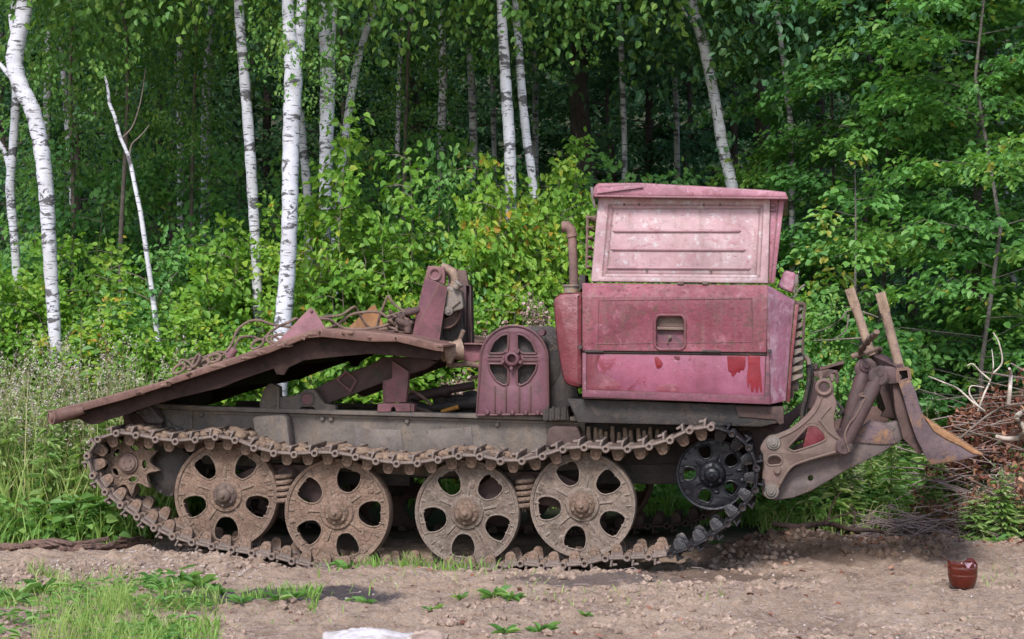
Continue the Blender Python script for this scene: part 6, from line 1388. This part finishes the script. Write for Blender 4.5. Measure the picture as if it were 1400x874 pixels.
# pebbles, clods, straw on the soil
def scatter(name, label, mat, n, poly, s0, s1, flat, filt=None, sink=.2, clump=None):
    x, y = ground_pts(n, poly)
    if filt: x, y = keep(x, y, filt)
    tm = []
    for k in range(4):
        mb = MB(); lump(mb, (0, 0, 0), (1, 1, 1), k + 30, 1); tm.append((np.array(mb.v), np.array(mb.f)))
    V = []; Fc = []; o = 0; z = gh(x, y)
    for i in range(len(x)):
        v, f = tm[i % 4]; s = s0 + (s1 - s0) * rng.random() ** 3; a = rng.random() * 6.28; c, q = math.cos(a), math.sin(a)
        w_ = v * np.array((s, s * rng.uniform(.6, 1), s * flat)); w_ = np.stack([w_[:, 0] * c - w_[:, 1] * q, w_[:, 0] * q + w_[:, 1] * c, w_[:, 2]], 1)
        V.append(w_ + np.array((x[i], y[i], z[i] + s * flat * (.5 - sink)))); Fc.append(f + o); o += len(v)
    me = quads(name, np.concatenate(V), np.concatenate(Fc), False); me.materials.append(mat); return tag(link(name, me), kind='stuff', label=label)
m = NM('pebbles'); oi = m.voro(60, feature='F1'); m.base(m.mix(m.step(m.noise(14, 2), .35, .65), (.22, .165, .135), (.36, .30, .265))); m.rough(.8); M['pebble'] = m.m
M['clod'] = grunge('soil_clods', (0.36, 0.262, 0.205), (0.26, 0.18, 0.14), (0.44, 0.335, 0.265), s=(5, 20, 60), bump=0.6, rough=0.95, spec=0.1)
FG = [(-40, 900), (-40, 760), (200, 752), (420, 770), (900, 778), (1010, 745), (1440, 735), (1440, 900)]
M['clodark'] = grunge('damp_soil_clods', (0.17, 0.112, 0.082), (0.12, 0.078, 0.056), (0.23, 0.16, 0.12), s=(5, 20, 60), bump=0.6, rough=0.95, spec=0.1)
scatter('gravel', 'small pale pebbles strewn over the soil', M['pebble'], 1800, FG, .003, .013, .6, patchy(.9, -.02, 40))
scatter('gravel', 'denser pale gravel left of the first road wheel', M['pebble'], 900, [(40, 775), (200, 757), (360, 768), (360, 790), (60, 795)], .004, .017, .6)
scatter('soil_clods', 'loose crumbly clods of soil', M['clod'], 9000, FG, .004, .035, .6, patchy(1.3, .0, 60))
scatter('soil_clods', 'clods of the dark pushed up bank before the blade', M['clodark'], 900, [(980, 765), (1010, 735), (1300, 735), (1300, 765)], .008, .04, .7)
def sticks(name, label, mat, n, poly, l0, l1, r0, z0=0.0, z1=.01, filt=None, kind='stuff', tilt=.12, bend=.1):
    x, y = ground_pts(n, poly)
    if filt: x, y = keep(x, y, filt)
    mb = MB()
    for i in range(len(x)):
        l = rng.uniform(l0, l1); a = rng.random() * 6.28; d = np.array((math.cos(a), math.sin(a), rng.normal(0, tilt))); p = np.array((x[i], y[i], float(gh(x[i], y[i])) + rng.uniform(z0, z1))); q = rng.normal(0, bend * l, 3); q[2] = abs(q[2])
        r_ = r0 * rng.uniform(.6, 1.4); mb.tube([p - d * l / 2, p + q * .6, p + d * l / 2], [r_, r_, r_ * .4], 4, False)
    me = mb_mesh(mb, name); me.materials.append(mat); return tag(link(name, me), kind=kind, label=label)
sticks('straw_litter', 'bits of straw and twig on the bare soil', M['drystalk'], 800, FG, .02, .16, .0018)
sticks('dry_stalks', 'mat of dry purplish stalks at the foot of the brush pile', M['drystalk'], 1100, [(1180, 742), (1240, 700), (1460, 665), (1460, 735), (1330, 740)], .25, .9, .0035, .0, .14, tilt=.2, bend=.08)
# dead leaves on the pushed bank
x, y = ground_pts(260, [(-40, 900), (-40, 800), (420, 775), (1440, 740), (1440, 900)]); n = len(x); me = leaf_mesh('dead_leaf_litter', at_ground(x, y) + np.array((0, 0, .008)), rng.normal(0, 1, (n, 3)) * np.array((1, 1, .2)), np.array((0, 0, 1.0)) + rng.normal(0, .5, (n, 3)), rng.uniform(.015, .05, n), curl=.3); me.materials.append(M['deadleaf']); tag(link('dead_leaf_litter', me), kind='stuff')
x, y = ground_pts(500, [(1000, 760), (1080, 730), (1440, 720), (1440, 760)]); n = len(x); me = leaf_mesh('dead_leaf_litter', at_ground(x, y) + np.array((0, 0, .01)), rng.normal(0, 1, (n, 3)) * np.array((1, 1, .3)), np.array((0, 0, 1.0)) + rng.normal(0, .5, (n, 3)), rng.uniform(.02, .06, n)); me.materials.append(M['deadleaf']); tag(link('dead_leaf_litter', me), kind='stuff')

# ---- brush pile
bp = empty('brush_pile', (3.86, 13.1, 0)); tag(bp, 'heap of cut branches with curled brown dead leaves at the right edge', 'brush pile')
bz = float(gh(3.86, 13.1)); bp.location.z = bz
def pile_h(x, y): return 1.16 * np.clip(1 - (x - .12) ** 2 / .95 ** 2 - y ** 2 / .8 ** 2, 0, 1) ** .6 * (1 + .25 * fbm(x, y, 2.2, 3, 70)) * np.where(x < 0, .92, 1)
L = Leaves(); n = 13000; x = rng.uniform(-.85, 1.1, n); y = rng.uniform(-.8, .7, n); h = pile_h(x, y); mk = h > .04; x, y, h = x[mk], y[mk], h[mk]; n = len(x); dn_ = .5 + fbm(x, y + h, 3.5, 3, 80); mk = dn_ > .42; x, y, h = x[mk], y[mk], h[mk]; n = len(x)
L.add(np.stack([x, y, h * rng.uniform(.55, 1.05, n)], 1), rng.normal(0, 1, (n, 3)), rng.normal(0, 1, (n, 3)), rng.uniform(.02, .055, n)); me = L.mesh('dl', curl=.5, fold=.3); link('dead_leaves', me, M['deadleaf'], bp)['kind'] = 'stuff'
b = MB(); rg = random.Random(21)
for k in range(260):
    x0 = rg.uniform(-.75, 1.0); y0 = rg.uniform(-.7, .5); h0 = float(pile_h(np.array(x0), np.array(y0))) * rg.uniform(.2, 1.02); a = rg.uniform(-.9, .7) + (math.pi if rg.random() < .4 else 0); l = rg.uniform(.25, .9)
    d = Vector((math.cos(a), rg.uniform(-.5, .3), math.sin(a) * .7)); p = Vector((x0, y0, h0)); r_ = rg.uniform(.002, .006)
    b.tube(smooth_path([p - d * l * .5, p + Vector((rg.uniform(-.04, .04), 0, rg.uniform(-.04, .05))), p + d * l * .5], 4), list(np.linspace(r_, r_ * .4, 9)), 5, False)
b.build('twigs', M['drystalk'], bp, 60)['kind'] = 'stuff'
b = MB()
for k in range(60):
    x0 = rg.uniform(-.6, .9); y0 = rg.uniform(-.6, .4); h0 = float(pile_h(np.array(x0), np.array(y0))); a = rg.uniform(-.4, .5); l = rg.uniform(.4, 1.3); r_ = rg.uniform(.003, .007)
    p = Vector((x0, y0 - .05, h0 * .95)); d = Vector((math.cos(a), -.1, math.sin(a))); b.tube(smooth_path([p - d * l * .5, p + Vector((0, 0, .03)), p + d * l * .5 + Vector((0, 0, -.05))], 4), r_, 5, False) if k % 2 else None
b.build('branches', M['twig'], bp, 60)['kind'] = 'stuff'
# dead upright leaves on top
def limb(label, pts, Y, wds, mat='palewood', sub=()):
    ps = [W(a, c, Y + .04 * i * (-1) ** i) for i, (a, c) in enumerate(pts)]; base = ps[0]; b = MB(); sp = smooth_path([p - base for p in ps], 6); b.tube(sp, list(np.interp(np.linspace(0, 1, len(sp)), np.linspace(0, 1, len(wds)), np.array(wds) * .72 / F * Y / 2)), 8)
    for s in sub:
        q = [W(a, c, Y) - base for a, c in s]; b.tube(smooth_path(q, 5), list(np.linspace(3, 1.5, (len(q) - 1) * 5 + 1) / F * Y / 2), 6)
    o = b.build('bare_branch', M[mat], None, 60); o.location = base; tag(o, label, 'branch'); return o
limb('thick pale peeled branch curling out of the brush pile', [(1362, 597), (1378, 600), (1394, 598), (1402, 588), (1392, 576), (1390, 570), (1398, 564), (1412, 560)], 12.5, [8, 9, 11, 11, 10, 10, 11, 11])
limb('upright pale broken branch stub on top of the brush pile', [(1379, 552), (1381, 530), (1382, 512), (1380, 504)], 12.7, [8, 8, 7, 5])
limb('long pale twig pointing left out of the brush pile top', [(1346, 562), (1330, 550), (1310, 532), (1290, 523), (1270, 515)], 12.6, [4, 4, 3.5, 3, 2.5], sub=[[(1338, 556), (1326, 540), (1328, 528), (1345, 530)]])
limb('forked pale twig standing up from the brush pile', [(1337, 562), (1345, 540), (1354, 520), (1358, 500), (1356, 478)], 12.7, [4, 4, 3.5, 2.5, 1.5], sub=[[(1354, 520), (1340, 508), (1330, 498), (1322, 500)], [(1356, 512), (1370, 496), (1366, 470), (1358, 455)]])
limb('long thin branch arching across the front of the brush pile', [(1310, 602), (1335, 580), (1360, 562), (1385, 553), (1420, 552)], 12.3, [4, 4, 4, 4, 4], 'twig')
limb('dark crooked branch lying on the bank before the blade arm', [(1056, 716), (1090, 720), (1130, 716), (1165, 724), (1200, 726), (1212, 730)], 12.0, [9, 11, 10, 9, 7, 5], 'rotten', sub=[[(1130, 716), (1138, 690), (1150, 672)], [(1165, 724), (1170, 700), (1160, 690)], [(1110, 718), (1150, 705), (1180, 700)]])
limb('bare grey twig hanging across the leaves left of the splined bars', [(1200, 434), (1180, 427), (1160, 425), (1150, 436), (1135, 447), (1108, 456)], 13.6, [3, 3.5, 3, 3, 2.5, 2], 'twig', sub=[[(1180, 462), (1150, 464), (1112, 466)], [(1160, 430), (1156, 452), (1136, 466)]])
# young green plant on the pile
x, y = ground_pts(60, [(1335, 700), (1345, 690), (1390, 690), (1390, 705)]); [weed(1366 + q * 9, 12.4 + .05 * (q % 3), .5 - .05 * abs(q), (0, 2, 3, 5)[q % 4], 'green weed in the bushy clump in front of the brush pile', 'weeds before the brush pile') for q in range(-4, 5)]

# dead brown plant behind the winch
dp = empty('dead_shrub', (W(722, 500, 13.9).x, 13.9, float(gh(.1, 13.9)))); tag(dp, 'dead shrub with dry brown seed clusters standing between winch and fuel tank', 'shrub')
L = Leaves(); b = MB()
for px, py in ((728, 395), (722, 410), (736, 405), (744, 420), (715, 425), (704, 450), (690, 440), (660, 455), (700, 500), (640, 520), (620, 510), (605, 520), (755, 540)):
    e = W(px, py, 13.9 + rng.uniform(-.15, .15)) - dp.location; e = np.array(e); pth = stem_path((rng.normal(0, .05) + e[0] * .5, rng.normal(0, .05), 0), e, .05, 5); b.tube(pth, [.006, .005, .004, .003, .002], 5, False)
    for k in range(5): q = along(pth, rng.uniform(.6, 1.0)); n = 34; L.add(q + rng.normal(0, .03, (n, 3)) * np.array((1, 1, 1.8)), rng.normal(0, 1, (n, 3)), rng.normal(0, 1, (n, 3)), rng.uniform(.012, .04, n))
link('seed_clusters', L.mesh('sc'), M['seedbrown'], dp); b.build('stems', M['twig'], dp)

# rotten log on the left
b = MB(); ps = [G(px, py) for px, py in ((-20, 757), (60, 753), (110, 757), (160, 754), (205, 747))]; ps = [Vector((a, c, z + .02)) for a, c, z in ps]; base = ps[2].copy(); sp = smooth_path([p - base for p in ps], 8)
b.tube(sp, [.022 + .016 * math.sin(i * .9) ** 2 + .012 * math.sin(i * 2.3) for i in range(len(sp))], 10)
for k in range(26):
    rg = random.Random(k); i = rg.randrange(4, len(sp) - 3); p = sp[i]; d = (sp[i + 2] - sp[i]).normalized(); q = p + Vector((0, rg.uniform(-.06, .06), rg.uniform(-.01, .05))); l = rg.uniform(.1, .28)
    b.box(q, (l, rg.uniform(.012, .05), rg.uniform(.008, .03)), d.to_track_quat('X', 'Z').to_matrix() @ Matrix.Rotation(rg.uniform(-.25, .25), 3, 'Y'), .004)
o = b.build('rotten_log', M['rotten'], None, 30); o.location = base; tag(o, 'splintered rotten log lying along the grass edge left of the track', 'log')

# cut bottle base
X_, Y_, z_ = G(1316, 803); bo = empty('cut_bottle', (X_, Y_, z_ + .004), .4); tag(bo, 'brown plastic bottle bottom with ragged cut rim standing on the soil', 'bottle')
prof_ = [(.055, .0), (.066, .006), (.074, .022), (.081, .045), (.086, .07), (.0875, .082), (.0855, .086), (.0875, .090), (.088, .115), (.0885, .128), (.0865, .132), (.0885, .136), (.089, .15)]
b = MB(); n = 48; v = []; f = []; rim = [.150 + .014 * math.sin(t * 2 + 1) + .012 * math.sin(t * 5) for t in np.linspace(0, 2 * math.pi, n, False)]
for k in range(n):
    a = 2 * math.pi * k / n; dd = min(abs(((a - math.radians(255) + math.pi) % (2 * math.pi)) - math.pi), 9)
    if dd < .45: rim[k] = .125 + .055 * (dd / .45)
prof_ = prof_ + [(.0885, .17)]
for j, (r_, z) in enumerate(prof_):
    for k in range(n):
        a = 2 * math.pi * k / n; rr = r_ * (1 - .05 * (.5 + .5 * math.cos(5 * a)) * max(0, 1 - z / .05)); v.append((rr * math.cos(a), rr * math.sin(a), min(z, rim[k])))
for j in range(len(prof_) - 1):
    for k in range(n): q = (k + 1) % n; f.append((j * n + k, j * n + q, (j + 1) * n + q, (j + 1) * n + k))
f.append(tuple(range(n))[::-1]); b.add(v, f); o = b.build('wall', M['bottle'], bo, 60); md = o.modifiers.new('s', 'SOLIDIFY'); md.thickness = .0018; md.offset = -1
b = MB(); ins = []
for k, a in enumerate(np.linspace(math.radians(225), math.radians(300), 9)):
    h = .128 + .035 * abs(math.sin(k * 1.7)); ins += [(.088 * math.cos(a), .088 * math.sin(a), .12 + .02 * math.sin(k)), ((.06 - .02 * (k % 2)) * math.cos(a), (.06 - .02 * (k % 2)) * math.sin(a), h)]
b.add(ins, [(2 * i, 2 * i + 2, 2 * i + 3, 2 * i + 1) for i in range(8)]); o = b.build('folded_flap', M['bottlein'], bo, 20); md = o.modifiers.new('s', 'SOLIDIFY'); md.thickness = .0018

# torn paper sack at the bottom edge
X_, Y_, z_ = G(525, 873); sa = empty('paper_sack', (X_, Y_, z_)); tag(sa, 'torn dirty white paper sack lying crumpled on the soil at the bottom edge', 'sack')
def sheet(nx, ny, fn, name, mat):
    v = []; f = []
    for j in range(ny):
        for i in range(nx): v.append(fn(i / (nx - 1), j / (ny - 1)))
    for j in range(ny - 1):
        for i in range(nx - 1): a = j * nx + i; f.append((a, a + 1, a + nx + 1, a + nx))
    b = MB(); b.add(v, f); o = b.build(name, mat, sa, 50); md = o.modifiers.new('s', 'SOLIDIFY'); md.thickness = .003; return o
def n2(u, v, s, k): return float(fbm(np.array(u * s), np.array(v * s), 1, 3, k))
sheet(40, 30, lambda u, v: (-.31 + .46 * u + .02 * n2(u, v, 4, 1), -.22 + .36 * v + .03 * n2(u, v, 5, 2), .008 + (.036 * math.sin(math.pi * min(1, u * 1.1)) * (.4 + .6 * v) + .05 * n2(u, v, 6, 3) + .03 * abs(n2(u, v, 11, 8))) * (1 if v < .93 else .8)), 'paper', M['paper'])
sheet(30, 20, lambda u, v: (.12 + .2 * u + .02 * n2(u, v, 4, 11), -.2 + .3 * v + .03 * n2(u, v, 4, 12), .012 + .03 * math.sin(math.pi * u) * (.3 + .7 * v) + .035 * n2(u, v, 6, 13)), 'lining', M['kraft'])
# crumpled white litter under the blade
q = W(1309, 612, 12.15); b = MB(); bm = bmesh.new(); bmesh.ops.create_icosphere(bm, subdivisions=3, radius=.05)
for vv in bm.verts: vv.co = vv.co * (.55 + .8 * float(vnoise(np.array(vv.co.x * 60), np.array(vv.co.y * 60 + vv.co.z * 45), 4))); vv.co.z *= 1.5
b.bm(bm); o = b.build('crumpled_paper', M['paper'], None, 20); o.location = q; tag(o, 'small crumpled white paper caught in the twigs below the blade', 'litter')
